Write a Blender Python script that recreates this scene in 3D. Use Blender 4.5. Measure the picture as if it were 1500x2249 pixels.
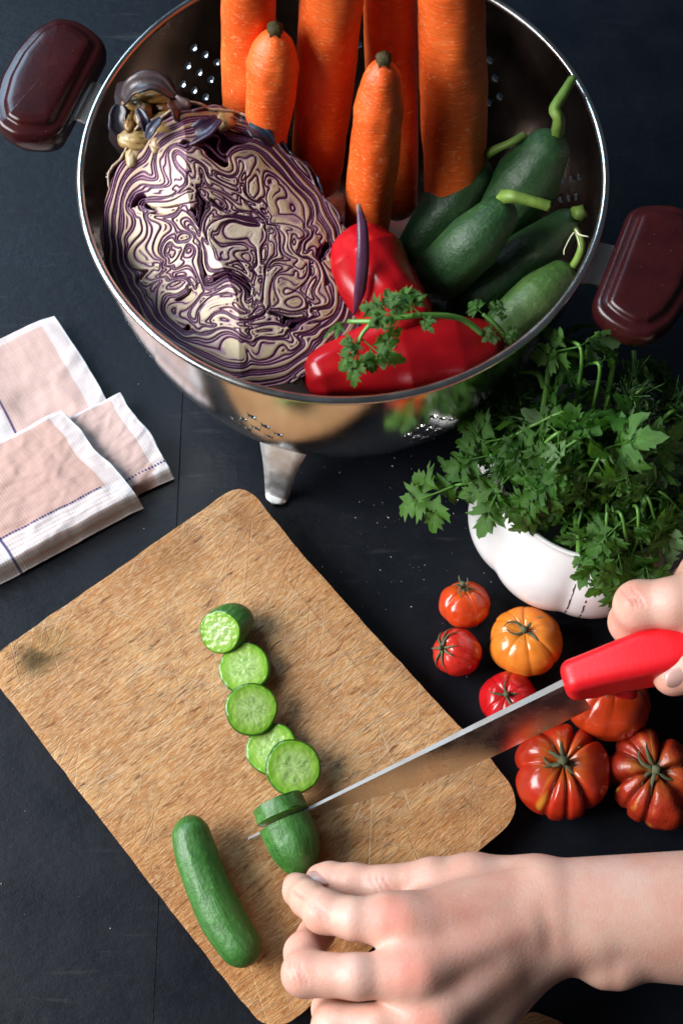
import bpy, math, random
import numpy as np
from mathutils import Vector, Matrix, Quaternion

for o in list(bpy.data.objects):
    bpy.data.objects.remove(o)
scene = bpy.context.scene
COL = scene.collection
R = math.radians
rng = np.random.default_rng(7)
random.seed(7)

# ------------------------------------------------------------------ camera
cam = bpy.data.cameras.new('camera')
cam.sensor_fit = 'VERTICAL'; cam.sensor_height = 36.0; cam.lens = 49.99
cam.clip_start = 0.01; cam.clip_end = 50
cam.dof.use_dof = True; cam.dof.focus_distance = 0.62; cam.dof.aperture_fstop = 15.0
camo = bpy.data.objects.new('camera', cam); COL.objects.link(camo)
camo.location = (0, -0.68 * math.cos(R(68)), 0.68 * math.sin(R(68)))
camo.rotation_euler = (R(22), 0, 0)
scene.camera = camo

# ------------------------------------------------------------------ light
world = bpy.data.worlds.new('World'); scene.world = world; world.use_nodes = True
bg = world.node_tree.nodes['Background']
bg.inputs[0].default_value = (0.75, 0.87, 1.0, 1); bg.inputs[1].default_value = 0.055

def area(name, loc, target, w, h, power, col):
    l = bpy.data.lights.new(name, 'AREA'); l.shape = 'RECTANGLE'; l.size = w; l.size_y = h
    l.energy = power; l.color = col
    o = bpy.data.objects.new(name, l); COL.objects.link(o); o.location = loc
    o.rotation_euler = (Vector(target) - Vector(loc)).to_track_quat('-Z', 'Y').to_euler()
    return o
area('window_light', (-1.42, -0.10, 1.00), (-0.02, 0.0, 0.05), 1.20, 1.05, 72, (0.985, 0.99, 1.0))
area('far_window_light', (-1.15, 1.35, 1.45), (-0.1, 0.1, 0.0), 0.9, 0.9, 30, (0.50, 0.75, 1.0))

scene.view_settings.view_transform = 'Standard'
scene.view_settings.look = 'None'
scene.view_settings.exposure = 0.0
scene.view_settings.gamma = 1.0
scene.cycles.use_denoising = True
scene.cycles.max_bounces = 10
scene.cycles.glossy_bounces = 6
scene.cycles.sample_clamp_indirect = 6.0
scene.cycles.caustics_reflective = False
scene.cycles.caustics_refractive = False

# ------------------------------------------------------------------ numpy noise
_perm = rng.permutation(256); _perm = np.concatenate([_perm, _perm, _perm])
_grad = rng.normal(size=(256, 3)); _grad /= np.linalg.norm(_grad, axis=1)[:, None]
def perlin(p):
    p = np.asarray(p, float); sh = p.shape[:-1]; p = p.reshape(-1, 3)
    i = np.floor(p).astype(int); f = p - i; i &= 255
    u = f * f * f * (f * (f * 6 - 15) + 10)
    out = np.zeros(len(p))
    for dx in (0, 1):
        for dy in (0, 1):
            for dz in (0, 1):
                h = _perm[_perm[_perm[(i[:, 0] + dx) & 255] + ((i[:, 1] + dy) & 255)] + ((i[:, 2] + dz) & 255)]
                g = _grad[h]
                d = ((f - (dx, dy, dz)) * g).sum(1)
                w = (u[:, 0] if dx else 1 - u[:, 0]) * (u[:, 1] if dy else 1 - u[:, 1]) * (u[:, 2] if dz else 1 - u[:, 2])
                out += w * d
    return (out * 1.6).reshape(sh)
def fbm(p, oct=3, gain=.5):
    p = np.asarray(p, float); a = 1.; s = 0.; t = 0.
    for k in range(oct):
        t = t + a * perlin(p * 2 ** k + 17.3 * k); s += a; a *= gain
    return t / s
def smooth(a, b, x):
    t = np.clip((x - a) / (b - a), 0, 1); return t * t * (3 - 2 * t)
def st3(*a):
    return np.stack(np.broadcast_arrays(*a), -1)
def lerp(a, b, t):
    return np.asarray(a) + (np.asarray(b) - np.asarray(a)) * np.asarray(t)[..., None]

# ------------------------------------------------------------------ mesh helpers
def mesh(name, verts, faces, col=None, uv=None, smooth_shade=True):
    me = bpy.data.meshes.new(name)
    me.from_pydata([tuple(map(float, v)) for v in verts], [], [tuple(map(int, f)) for f in faces])
    if smooth_shade:
        me.polygons.foreach_set('use_smooth', [True] * len(me.polygons))
    if col is not None:
        a = me.color_attributes.new('Col', 'FLOAT_COLOR', 'POINT')
        c = np.ones((len(verts), 4), np.float32); c[:, :3] = col
        a.data.foreach_set('color', c.ravel())
    if uv is not None:
        l = me.uv_layers.new(name='UVMap')
        idx = np.zeros(len(me.loops), int); me.loops.foreach_get('vertex_index', idx)
        l.data.foreach_set('uv', np.asarray(uv, np.float32)[idx].ravel())
    me.update()
    return me
def link(name, me, mat=None, parent=None, mw=None):
    o = bpy.data.objects.new(name, me); COL.objects.link(o)
    if mat is not None and me is not None and not me.materials:
        me.materials.append(mat)
    if parent is not None:
        o.parent = parent
    if mw is not None:
        o.matrix_local = mw
    return o
def obj(name, verts, faces, mat, parent=None, col=None, uv=None, smooth_shade=True):
    return link(name, mesh(name, verts, faces, col, uv, smooth_shade), mat, parent)
def empty(name, loc):
    o = bpy.data.objects.new(name, None); COL.objects.link(o); o.location = loc; o.empty_display_size = .01
    return o
def tag(o, label, cat=None, group=None, kind=None):
    o['label'] = label
    if cat: o['category'] = cat
    if group: o['group'] = group
    if kind: o['kind'] = kind
    return o
def under(o, parent):
    """parent an object built in world coordinates to a thing's Empty"""
    o.parent = parent; o.matrix_parent_inverse = Matrix.Translation(-parent.location)
    return o
def autosmooth(o, ang=35):
    me = o.data
    me.polygons.foreach_set('use_smooth', [True] * len(me.polygons))
    me.set_sharp_from_angle(angle=R(ang))

def catmull(pts, n):
    P = np.asarray(pts, float)
    if len(P) == 2:
        t = np.linspace(0, 1, n)[:, None]; return P[0] * (1 - t) + P[1] * t
    E_ = np.vstack([2 * P[0] - P[1], P, 2 * P[-1] - P[-2]])
    t = np.linspace(0, len(P) - 1 - 1e-9, n); i = t.astype(int); f = (t - i)[:, None]
    a, b, c, d = E_[i], E_[i + 1], E_[i + 2], E_[i + 3]
    return .5 * (2 * b + (c - a) * f + (2 * a - 5 * b + 4 * c - d) * f ** 2 + (3 * b - a - 3 * c + d) * f ** 3)
def frames(P):
    T = np.gradient(P, axis=0); T /= np.linalg.norm(T, axis=1)[:, None] + 1e-12
    up = np.array([0, 0, 1.]) if abs(T[0, 2]) < .9 else np.array([0, 1., 0])
    n = np.cross(up, T[0]); n /= np.linalg.norm(n)
    N = [n]
    for k in range(1, len(P)):
        n = N[-1] - T[k] * (N[-1] @ T[k]); n /= np.linalg.norm(n) + 1e-12; N.append(n)
    N = np.array(N); B = np.cross(T, N)
    return T, N, B
def tube(path, rad, n=12, m=None, mod=None, close=True):
    """swept tube: path is resampled to m rings; rad list is interpolated; mod(t, ang) multiplies the radius.
    returns verts, faces, (t, ang) per vertex"""
    m = m or max(2, len(path))
    P = catmull(path, m); t = np.linspace(0, 1, m)
    r = np.interp(t, np.linspace(0, 1, len(rad)), rad) if not callable(rad) else rad(t)
    T, N, B = frames(P)
    ang = np.linspace(0, 2 * np.pi, n, endpoint=False)
    tt, aa = np.meshgrid(t, ang, indexing='ij')
    rr = r[:, None] * np.ones_like(aa)
    if mod is not None: rr = rr * mod(tt, aa)
    V = P[:, None, :] + rr[..., None] * (np.cos(aa)[..., None] * N[:, None] + np.sin(aa)[..., None] * B[:, None])
    V = V.reshape(-1, 3)
    i = np.arange(m - 1)[:, None] * n; j = np.arange(n)[None]; j2 = (j + 1) % n
    Fq = np.stack([i + j, i + j2, i + n + j2, i + n + j], -1).reshape(-1, 4).tolist()
    ta = np.stack([tt.ravel(), aa.ravel()], 1)
    if close:
        V = np.vstack([V, P[0], P[-1]]); k = m * n
        Fq += [[k, (a + 1) % n, a] for a in range(n)]
        Fq += [[k + 1, (m - 1) * n + a, (m - 1) * n + (a + 1) % n] for a in range(n)]
        ta = np.vstack([ta, [0, 0], [1, 0]])
    return V, Fq, ta
def join(parts):
    V, Fc, k = [], [], 0
    for v, f in parts:
        V.append(np.asarray(v, float)); Fc += [[i + k for i in q] for q in f]; k += len(v)
    return np.vstack(V), Fc
def roundends(a, b, lo=.06, hi=.06):
    """radius profile along t with rounded ends; a,b arrays of (t, r)"""
    def f(t):
        r = np.interp(t, a, b)
        e1 = np.sqrt(np.clip(1 - (1 - np.clip(t / lo, 0, 1)) ** 2, 0, 1))
        e2 = np.sqrt(np.clip(1 - (1 - np.clip((1 - t) / hi, 0, 1)) ** 2, 0, 1))
        return np.maximum(r * e1 * e2, 1e-5)
    return f
def tgrid(path, n):
    return None

# ---------------------------------------------------------- signed distance fields -> one skin
def capsule(G, a, b, ra, rb):
    a = np.asarray(a, np.float32); b = np.asarray(b, np.float32); ab = b - a
    out = np.full(G.shape[:3], 1., np.float32); mg = max(ra, rb) + .022; sl = []
    for d, axv in enumerate((G[:, 0, 0, 0], G[0, :, 0, 1], G[0, 0, :, 2])):
        i0, i1 = np.searchsorted(axv, (min(a[d], b[d]) - mg, max(a[d], b[d]) + mg)); sl.append(slice(i0, i1))
    q = G[tuple(sl)] - a
    t = np.clip((q @ ab) / max(float(ab @ ab), 1e-9), 0, 1)
    d = q - t[..., None] * ab
    out[tuple(sl)] = np.sqrt((d * d).sum(-1)) - (ra + (rb - ra) * t)
    return out
def smin(a, b, k):
    h = np.clip(.5 + .5 * (b - a) / k, 0, 1)
    return b + (a - b) * h - k * h * (1 - h)
def surface_nets(D, org, h):
    s = D < 0
    nx, ny, nz = D.shape
    c = np.zeros((nx - 1, ny - 1, nz - 1), np.int8)
    for dx in (0, 1):
        for dy in (0, 1):
            for dz in (0, 1):
                c += s[dx:nx - 1 + dx, dy:ny - 1 + dy, dz:nz - 1 + dz]
    act = np.argwhere((c > 0) & (c < 8))
    idx = -np.ones(c.shape, np.int64); idx[tuple(act.T)] = np.arange(len(act))
    corners = np.array([[i, j, k] for i in (0, 1) for j in (0, 1) for k in (0, 1)])
    val = np.stack([D[tuple((act + q).T)] for q in corners], 1)
    acc = np.zeros((len(act), 3)); cnt = np.zeros(len(act))
    for a in range(8):
        for b in range(a + 1, 8):
            if np.abs(corners[a] - corners[b]).sum() != 1: continue
            va, vb = val[:, a], val[:, b]; m = (va < 0) != (vb < 0)
            t = np.where(m, va / np.where(m, va - vb, 1), 0)
            acc += m[:, None] * (corners[a] + t[:, None] * (corners[b] - corners[a])); cnt += m
    V = (act + acc / cnt[:, None]) * h + org
    F_ = []
    for ax in range(3):
        sl0 = [slice(None)] * 3; sl1 = [slice(None)] * 3
        sl0[ax] = slice(0, -1); sl1[ax] = slice(1, None)
        a, b = s[tuple(sl0)], s[tuple(sl1)]
        e = np.argwhere(a != b)
        o1, o2 = [q for q in range(3) if q != ax]
        ok = (e[:, o1] > 0) & (e[:, o2] > 0) & (e[:, o1] < c.shape[o1]) & (e[:, o2] < c.shape[o2])
        e = e[ok]; flip = a[tuple(e.T)]
        def sh(d1, d2):
            q = e.copy(); q[:, o1] -= d1; q[:, o2] -= d2; return idx[tuple(q.T)]
        quad = np.stack([sh(1, 1), sh(0, 1), sh(0, 0), sh(1, 0)], 1)
        fl = flip if ax != 1 else ~flip
        quad[~fl] = quad[~fl][:, ::-1]
        F_.append(quad)
    F_ = np.vstack(F_)
    return V, F_
def taubin(V, Fq, it=4, l=.5, mu=-.53):
    E_ = np.vstack([Fq[:, [0, 1]], Fq[:, [1, 2]], Fq[:, [2, 3]], Fq[:, [3, 0]]])
    deg = np.bincount(E_.ravel(), minlength=len(V))[:, None]
    for k in range(it * 2):
        A = np.zeros_like(V)
        for d in range(3):
            A[:, d] = np.bincount(E_[:, 0], V[E_[:, 1], d], len(V)) + np.bincount(E_[:, 1], V[E_[:, 0], d], len(V))
        V = V + (l if k % 2 == 0 else mu) * (A / deg - V)
    return V
def grid(lo, hi, h):
    ax = [np.arange(lo[i], hi[i], h, dtype=np.float32) for i in range(3)]
    return np.stack(np.meshgrid(*ax, indexing='ij'), -1), np.array(lo, float)

# ------------------------------------------------------------------ materials
class Mat:
    def __init__(s, name):
        s.m = bpy.data.materials.new(name); s.m.use_nodes = True
        s.t = s.m.node_tree; s.n = s.t.nodes; s.l = s.t.links
        s.p = s.n['Principled BSDF']; s.tc = s.n.new('ShaderNodeTexCoord')
    def set(s, **k):
        for a, v in k.items():
            i = s.p.inputs[a.replace('_', ' ')]
            if isinstance(v, bpy.types.NodeSocket): s.l.new(v, i)
            else: i.default_value = (*v, 1) if isinstance(v, tuple) and len(v) == 3 and 'Radius' not in a else v
        return s
    def vec(s, src='Object', scale=(1, 1, 1), rot=(0, 0, 0)):
        m = s.n.new('ShaderNodeMapping'); s.l.new(s.tc.outputs[src], m.inputs[0])
        m.inputs['Scale'].default_value = scale; m.inputs['Rotation'].default_value = rot
        return m.outputs[0]
    def tvec(s, src, stretch, rot):
        m = s.n.new('ShaderNodeMapping'); m.vector_type = 'TEXTURE'; s.l.new(s.tc.outputs[src], m.inputs[0])
        m.inputs['Scale'].default_value = tuple(1 / q for q in stretch); m.inputs['Rotation'].default_value = (0, 0, rot)
        return m.outputs[0]
    def noise(s, v, scale=5., detail=4., rough=.5, dist=0.):
        t = s.n.new('ShaderNodeTexNoise'); s.l.new(v, t.inputs['Vector'])
        t.inputs['Scale'].default_value = scale; t.inputs['Detail'].default_value = detail
        t.inputs['Roughness'].default_value = rough; t.inputs['Distortion'].default_value = dist
        return t.outputs['Fac']
    def voro(s, v, scale=5., feature='F1', out='Distance'):
        t = s.n.new('ShaderNodeTexVoronoi'); t.feature = feature; s.l.new(v, t.inputs['Vector'])
        t.inputs['Scale'].default_value = scale
        return t.outputs[out]
    def ramp(s, f, *stops):
        r = s.n.new('ShaderNodeValToRGB'); s.l.new(f, r.inputs[0]); e = r.color_ramp.elements
        while len(e) < len(stops): e.new(.5)
        for q, (p, c) in zip(e, stops):
            q.position = p; q.color = (*c, 1) if isinstance(c, tuple) else (c, c, c, 1)
        return r.outputs[0]
    def mix(s, f, a, b, mode='MIX'):
        x = s.n.new('ShaderNodeMix'); x.data_type = 'RGBA'; x.blend_type = mode
        for sock, v in ((x.inputs[0], f), (x.inputs[6], a), (x.inputs[7], b)):
            if isinstance(v, bpy.types.NodeSocket): s.l.new(v, sock)
            elif isinstance(v, tuple): sock.default_value = (*v, 1)
            else: sock.default_value = v
        return x.outputs[2]
    def math(s, op, a, b=0.):
        x = s.n.new('ShaderNodeMath'); x.operation = op
        for sock, v in zip(x.inputs, (a, b)):
            if isinstance(v, bpy.types.NodeSocket): s.l.new(v, sock)
            else: sock.default_value = v
        return x.outputs[0]
    def attr(s, name='Col'):
        a = s.n.new('ShaderNodeAttribute'); a.attribute_name = name
        return a.outputs['Color']
    def bump(s, h, dist=.001, strength=1.):
        b = s.n.new('ShaderNodeBump'); s.l.new(h, b.inputs['Height'])
        b.inputs['Distance'].default_value = dist; b.inputs['Strength'].default_value = strength
        s.l.new(b.outputs[0], s.p.inputs['Normal']); return s
    def sss(s, w, rad, scale):
        s.set(Subsurface_Weight=w, Subsurface_Scale=scale); s.p.inputs['Subsurface Radius'].default_value = rad; return s

def m_table():
    s = Mat('dark_painted_wood')
    v = s.vec('Object'); vs = s.vec('Object', (7, 60, 7))
    big = s.noise(v, 5, 3); scuff = s.noise(vs, 3.2, 6, .62); scm = s.noise(v, 13, 3)
    base = s.mix(s.ramp(big, (.3, 0.), (.7, 1.)), (.0016, .0030, .0060), (.0032, .0054, .0098))
    sc = s.math('MULTIPLY', s.ramp(scuff, (.585, 0.), (.74, 1.)), s.ramp(scm, (.45, 0.), (.68, 1.)))
    c = s.mix(sc, base, (.036, .038, .041))
    fine = s.noise(v, 900, 3, .7)
    c = s.mix(s.ramp(fine, (.69, 0.), (.77, .35)), c, (.10, .10, .10))
    med = s.noise(s.vec('Object', (1, 1.6, 1)), 130, 5, .6)
    s.set(Base_Color=c, Roughness=s.ramp(s.noise(v, 40, 4), (.3, .40), (.7, .54)), Specular_IOR_Level=.24)
    h = s.math('ADD', s.math('MULTIPLY', med, 1.), s.math('MULTIPLY', fine, .25))
    s.bump(h, .0006, .5)
    return s.m
def m_board():
    s = Mat('worn_beech_board')
    v = s.vec('Object')
    g = s.noise(s.vec('Object', (42, 230, 60)), 3.0, 8, .68, .5)          # fibres along local x
    g2 = s.noise(s.vec('Object', (120, 620, 100)), 3.2, 5, .65)
    big = s.noise(v, 20, 4, .55); med = s.noise(v, 75, 4)
    c = s.ramp(g, (.30, (.30, .115, .030)), (.44, (.56, .250, .078)), (.56, (.72, .385, .150)), (.72, (.84, .53, .265)))
    c = s.mix(s.ramp(big, (.36, .75), (.62, 0.)), c, (.40, .155, .045))
    c = s.mix(s.ramp(med, (.34, .5), (.50, 0.)), c, (.36, .150, .050))
    c = s.mix(s.ramp(g2, (.46, 0.), (.66, .62)), c, (.82, .60, .36))
    pores = s.noise(s.vec('Object', (55, 240, 80)), 2.2, 4, .5)
    c = s.mix(s.ramp(pores, (.30, .80), (.39, 0.)), c, (.19, .062, .018))
    # knife scratches: thin pale lines in several directions
    lines = None
    for ang, sc, th in ((.55, (3.5, 420, 1), .69), (-.35, (3, 380, 1), .69), (1.25, (3, 400, 1), .70), (-.95, (2.5, 360, 1), .70), (.12, (5, 500, 1), .65), (.85, (3, 420, 1), .69), (-.1, (5, 560, 1), .66)):
        q = s.ramp(s.noise(s.tvec('Object', sc, ang), 2.2, 1, .4), (th - .02, 0.), (th + .015, 1.))
        lines = q if lines is None else s.math('MAXIMUM', lines, q)
    lines = s.math('MULTIPLY', lines, s.ramp(s.noise(v, 22, 4, .6), (.42, .0), (.62, 1.)))
    c = s.mix(s.math('MULTIPLY', lines, .42), c, (.84, .66, .45))
    sx = s.n.new('ShaderNodeSeparateXYZ'); s.l.new(v, sx.inputs[0])
    xx = s.math('ADD', sx.outputs[0], s.math('MULTIPLY', s.math('SUBTRACT', s.noise(v, 30, 3), .5), .0022))
    band = s.ramp(s.math('MULTIPLY', s.math('SUBTRACT', xx, .0540), 1000.), (.0, 0.), (.35, 1.))
    joint = s.ramp(s.math('ABSOLUTE', s.math('MULTIPLY', s.math('SUBTRACT', xx, .0540), 1000.)), (.25, 1.), (.75, 0.))
    c = s.mix(s.math('MULTIPLY', band, .18), c, (.40, .17, .055))
    c = s.mix(s.math('MULTIPLY', s.math('MULTIPLY', joint, s.ramp(s.noise(v, 90, 3), (.44, 0.), (.64, .6))), .6), c, (.16, .06, .02))
    stain = s.attr('Col')
    c = s.mix(1., c, stain, 'MULTIPLY')
    s.set(Base_Color=c, Roughness=.62, Specular_IOR_Level=.35)
    h = s.math('SUBTRACT', s.math('ADD', s.math('MULTIPLY', g, 1.), s.math('MULTIPLY', g2, .8)), s.math('MULTIPLY', lines, .7))
    s.bump(h, .0017, .9)
    return s.m
def m_steel(rough=.11, col=(.60, .58, .555), name='brushed_steel'):
    s = Mat(name)
    n = s.noise(s.vec('Object', (1, 1, 1)), 60, 4, .6)
    f = s.noise(s.vec('Object', (1, 1, 8)), 500, 3, .6)
    s.set(Base_Color=col, Metallic=1., Roughness=s.ramp(n, (.3, rough * .75), (.75, rough * 1.6)))
    s.bump(f, .00004, .5)
    return s.m
def m_simple(name, col, rough=.5, metal=0., bump=None, spec=.5, var=.15, vscale=60.):
    s = Mat(name); v = s.vec('Object')
    n = s.noise(v, vscale, 4)
    lo = tuple(x * (1 - var) for x in col); hi = tuple(min(1, x * (1 + var)) for x in col)
    s.set(Base_Color=s.ramp(n, (.3, lo), (.7, hi)), Roughness=rough, Metallic=metal, Specular_IOR_Level=spec)
    if bump: s.bump(s.noise(v, bump[0], 4), bump[1], bump[2] if len(bump) > 2 else .6)
    return s.m
def m_bakelite():
    s = Mat('bakelite'); v = s.vec('Object')
    n = s.noise(v, 70, 5, .6)
    c = s.ramp(n, (.35, (.022, .0035, .0042)), (.62, (.034, .0052, .0056)), (.8, (.062, .011, .007)))
    dots = s.voro(v, 260)
    c = s.mix(s.ramp(dots, (.05, .7), (.10, 0.)), c, (.11, .03, .018))
    s.set(Base_Color=c, Roughness=.24, Specular_IOR_Level=.42)
    s.bump(s.noise(v, 450, 3), .0001, .3)
    return s.m
def m_attr(name, rough=.5, sss=None, bump=None, spec=.5, coat=0., var=.12, vscale=120.):
    s = Mat(name); v = s.vec('Object'); n = s.noise(v, vscale, 4)
    g = s.ramp(n, (.25, 1 - var), (.75, 1 + 0 * var))
    s.set(Base_Color=s.mix(1., s.attr('Col'), g, 'MULTIPLY'), Roughness=rough, Specular_IOR_Level=spec)
    if coat: s.set(Coat_Weight=coat, Coat_Roughness=.12)
    if sss: s.sss(*sss)
    if bump: s.bump(s.noise(v, bump[0], 5, .6), bump[1], bump[2] if len(bump) > 2 else .6)
    return s.m
def m_carrot():
    s = Mat('carrot_skin'); v = s.vec('Object')
    n = s.noise(v, 45, 4); n2 = s.noise(v, 260, 3)
    c = s.ramp(n, (.3, (.70, .082, .007)), (.7, (.88, .155, .024)))
    ln = s.noise(s.vec('UV', (3.2, 60, 1)), 3.0, 3, .5)
    c = s.mix(s.ramp(ln, (.58, 0.), (.70, .60)), c, (.94, .40, .16))
    c = s.mix(s.ramp(s.noise(s.vec('UV', (2., 90, 1)), 2.6, 3, .5), (.30, .55), (.40, 0.)), c, (.42, .055, .010))
    sp = s.noise(v, 420, 2)
    c = s.mix(s.ramp(sp, (.64, 0.), (.74, .45)), c, (.92, .48, .22))
    c = s.mix(s.attr('Col'), (.05, .045, .012), c)
    s.set(Base_Color=c, Roughness=.48, Specular_IOR_Level=.45); s.sss(.18, (.6, .18, .04), .004)
    h = s.math('ADD', s.math('MULTIPLY', s.noise(s.vec('UV', (1.6, 34, 1)), 2.5, 4, .55), 1.), s.math('MULTIPLY', n2, .25))
    s.bump(h, .0008, .45)
    return s.m
def m_cucumber(name, dark, light, rough=.42):
    s = Mat(name); v = s.vec('Object')
    st = s.noise(s.vec('UV', (9, 1.3, 1)), 2.2, 5, .6); n = s.noise(v, 330, 4, .6); b = s.noise(v, 55, 3)
    mid = tuple(x * .45 + y * .55 for x, y in zip(dark, light))
    c = s.mix(s.ramp(b, (.34, 0.), (.66, 1.)), mid, light)
    c = s.mix(s.ramp(st, (.36, .65), (.56, 0.)), c, dark)
    c = s.mix(s.ramp(n, (.58, 0.), (.74, .40)), c, tuple(min(1, x * 2.2 + .02) for x in light))
    s.set(Base_Color=c, Roughness=s.ramp(b, (.3, rough - .08), (.7, rough + .1)), Specular_IOR_Level=.5)
    s.bump(s.math('ADD', s.math('MULTIPLY', st, .25), s.math('MULTIPLY', n, .8)), .0011, .6)
    return s.m
def m_leaf():
    s = Mat('parsley_leaf'); v = s.vec('Object')
    col = s.attr('Col')
    oi = s.n.new('ShaderNodeObjectInfo')
    n = s.noise(v, 160, 3)
    c = s.mix(s.ramp(n, (.3, 0.), (.7, .5)), (.020, .090, .008), (.055, .180, .016))
    c = s.mix(s.math('MULTIPLY', oi.outputs['Random'], .6), c, (.095, .225, .034))
    c = s.mix(1., c, col, 'MULTIPLY')
    geo = s.n.new('ShaderNodeNewGeometry')
    c = s.mix(geo.outputs['Backfacing'], c, (.13, .24, .09))
    s.set(Base_Color=c, Roughness=.30, Specular_IOR_Level=.5)
    tr = s.n.new('ShaderNodeBsdfTranslucent'); s.l.new(s.mix(.5, c, (.16, .40, .02)), tr.inputs[0])
    mx = s.n.new('ShaderNodeMixShader'); mx.inputs[0].default_value = .36
    s.l.new(s.p.outputs[0], mx.inputs[1]); s.l.new(tr.outputs[0], mx.inputs[2])
    s.l.new(mx.outputs[0], s.n['Material Output'].inputs[0])
    s.bump(s.noise(v, 420, 3), .0004, .5)
    return s.m
def m_skin():
    s = Mat('skin'); v = s.vec('Object')
    bl = s.noise(v, 65, 4, .6); fi = s.noise(v, 520, 3)
    g = s.ramp(bl, (.3, (.94, .76, .72)), (.68, (1., 1., 1.)))
    g = s.mix(s.ramp(s.noise(v, 240, 4, .6), (.35, .0), (.7, .35)), g, (.94, .84, .80))
    c = s.mix(1., s.attr('Col'), g, 'MULTIPLY')
    s.set(Base_Color=c, Roughness=.46, Specular_IOR_Level=.42); s.sss(.40, (1., .32, .18), .0055)
    w = s.voro(v, 900); w2 = s.noise(s.vec('Object', (1, 1.8, 1)), 700, 3, .6)
    s.bump(s.math('ADD', s.math('MULTIPLY', w, .5), s.math('MULTIPLY', w2, 1.)), .00017, .6)
    return s.m
def m_cloth():
    s = Mat('linen'); col = s.attr('Col')
    w1 = s.n.new('ShaderNodeTexWave'); s.l.new(s.vec('UV', (1, 1, 1)), w1.inputs[0]); w1.inputs['Scale'].default_value = 260; w1.bands_direction = 'X'
    w2 = s.n.new('ShaderNodeTexWave'); s.l.new(s.vec('UV', (1, 1, 1)), w2.inputs[0]); w2.inputs['Scale'].default_value = 260; w2.bands_direction = 'Y'
    th = s.noise(s.vec('UV', (8, 300, 1)), 3, 3); th2 = s.noise(s.vec('UV', (300, 8, 1)), 3, 3)
    v = s.math('MULTIPLY', s.math('ADD', th, th2), .5)
    c = s.mix(1., col, s.ramp(v, (.35, .90), (.65, 1.)), 'MULTIPLY')
    s.set(Base_Color=c, Roughness=.85, Specular_IOR_Level=.2); s.p.inputs['Sheen Weight'].default_value = .15
    h = s.math('ADD', s.math('MULTIPLY', s.math('ADD', w1.outputs['Fac'], w2.outputs['Fac']), .10), s.math('MULTIPLY', v, .4))
    h = s.math('ADD', h, s.math('MULTIPLY', s.noise(s.vec('UV'), 32, 4, .6), 2.2))
    s.bump(h, .0006, .5)
    return s.m

TABLE, BOARD, STEEL = m_table(), m_board(), m_steel(.12, (.76, .745, .72))
LEGM = m_steel(.46, (.80, .80, .79), 'satin_steel')
BLADE = m_steel(.24, (.84, .82, .79), 'blade_steel')
BAKE = m_bakelite()
CARROT = m_carrot()
CUKE = m_cucumber('cucumber_skin', (.014, .066, .010), (.055, .180, .030))
CUKED = m_cucumber('dark_cucumber_skin', (.005, .026, .008), (.020, .074, .017), .50)
CUKEL = m_cucumber('pale_cucumber_skin', (.020, .060, .010), (.060, .130, .025), .5)
CUKEF = m_attr('cucumber_flesh', .20, (.25, (.5, .7, .2), .003), (320, .0004), .5)
PEPPER = m_simple('red_pepper_skin', (.38, .004, .008), .27, 0, (40, .0008), .5, .3, 30)
STEM = m_simple('green_stem', (.16, .26, .045), .5, 0, (300, .0005), .4, .35, 90)
CALYX = m_simple('dry_calyx', (.095, .105, .055), .75, 0, (400, .0006), .3, .45, 150)
TOMATO = m_attr('tomato_skin', .22, (.10, (1., .2, .05), .004), (30, .0004, .4), .5, .25, .15, 60)
TOMATOW = m_attr('wrinkled_tomato_skin', .36, (.10, (1., .2, .05), .004), (120, .0016, .7), .5, .1, .25, 90)
LEAF = m_leaf()
PSTEM = m_simple('parsley_stem', (.10, .24, .04), .4, 0, None, .5, .2, 90)
DILL = m_simple('dill', (.035, .095, .02), .5, 0, None, .4, .3, 90)
PORC = m_simple('white_porcelain', (.82, .82, .82), .13, 0, None, .5, .01, 5)
PAINTL = m_simple('broken_dark_paint', (.05, .035, .04), .5, 0, None, .4, .8, 900)
SKIN = m_skin()
NAIL = m_simple('fingernail', (.58, .34, .29), .26, 0, None, .5, .06, 100)
CLOTH = m_cloth()
REDP = m_simple('red_rubber', (.66, .006, .012), .42, 0, (900, .0001, .5), .45, .06, 60)
CABF = m_attr('cabbage_cut_face', .48, (.15, (.7, .4, .5), .002), (500, .0003, .5), .5, 0, .12, 250)
CABL = m_attr('cabbage_leaf_skin', .33, None, (90, .0008, .6), .5, 0, .35, 60)
CRUMB = m_simple('salt_crumb', (.75, .74, .70), .6)
WOOD2 = m_simple('golden_wood', (.42, .25, .07), .55, 0, (90, .0006), .4, .3, 60)

# ------------------------------------------------------------------ table top (two planks with a seam)
tbl = empty('table_top', (0, 0, 0)); tag(tbl, 'dark navy painted wooden table top with scuffs', kind='structure')
def plank(x0, x1, y0=-.8, y1=1.2):
    b = .0002; z = 0.
    V = [(x0, y0, -.03), (x1, y0, -.03), (x1, y1, -.03), (x0, y1, -.03),
         (x0, y0, z - b), (x1, y0, z - b), (x1, y1, z - b), (x0, y1, z - b),
         (x0 + b, y0, z), (x1 - b, y0, z), (x1 - b, y1, z), (x0 + b, y1, z)]
    Fc = [(0, 3, 2, 1), (0, 1, 5, 4), (1, 2, 6, 5), (2, 3, 7, 6), (3, 0, 4, 7), (4, 5, 9, 8), (5, 6, 10, 9), (6, 7, 11, 10), (7, 4, 8, 11), (8, 9, 10, 11)]
    return obj('plank', V, Fc, TABLE, tbl, smooth_shade=False)
for a, b in ((-.46, -.07843), (-.07833, .302), (.3023, .70), (-.85, -.4603)):
    plank(a, b)

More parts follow.
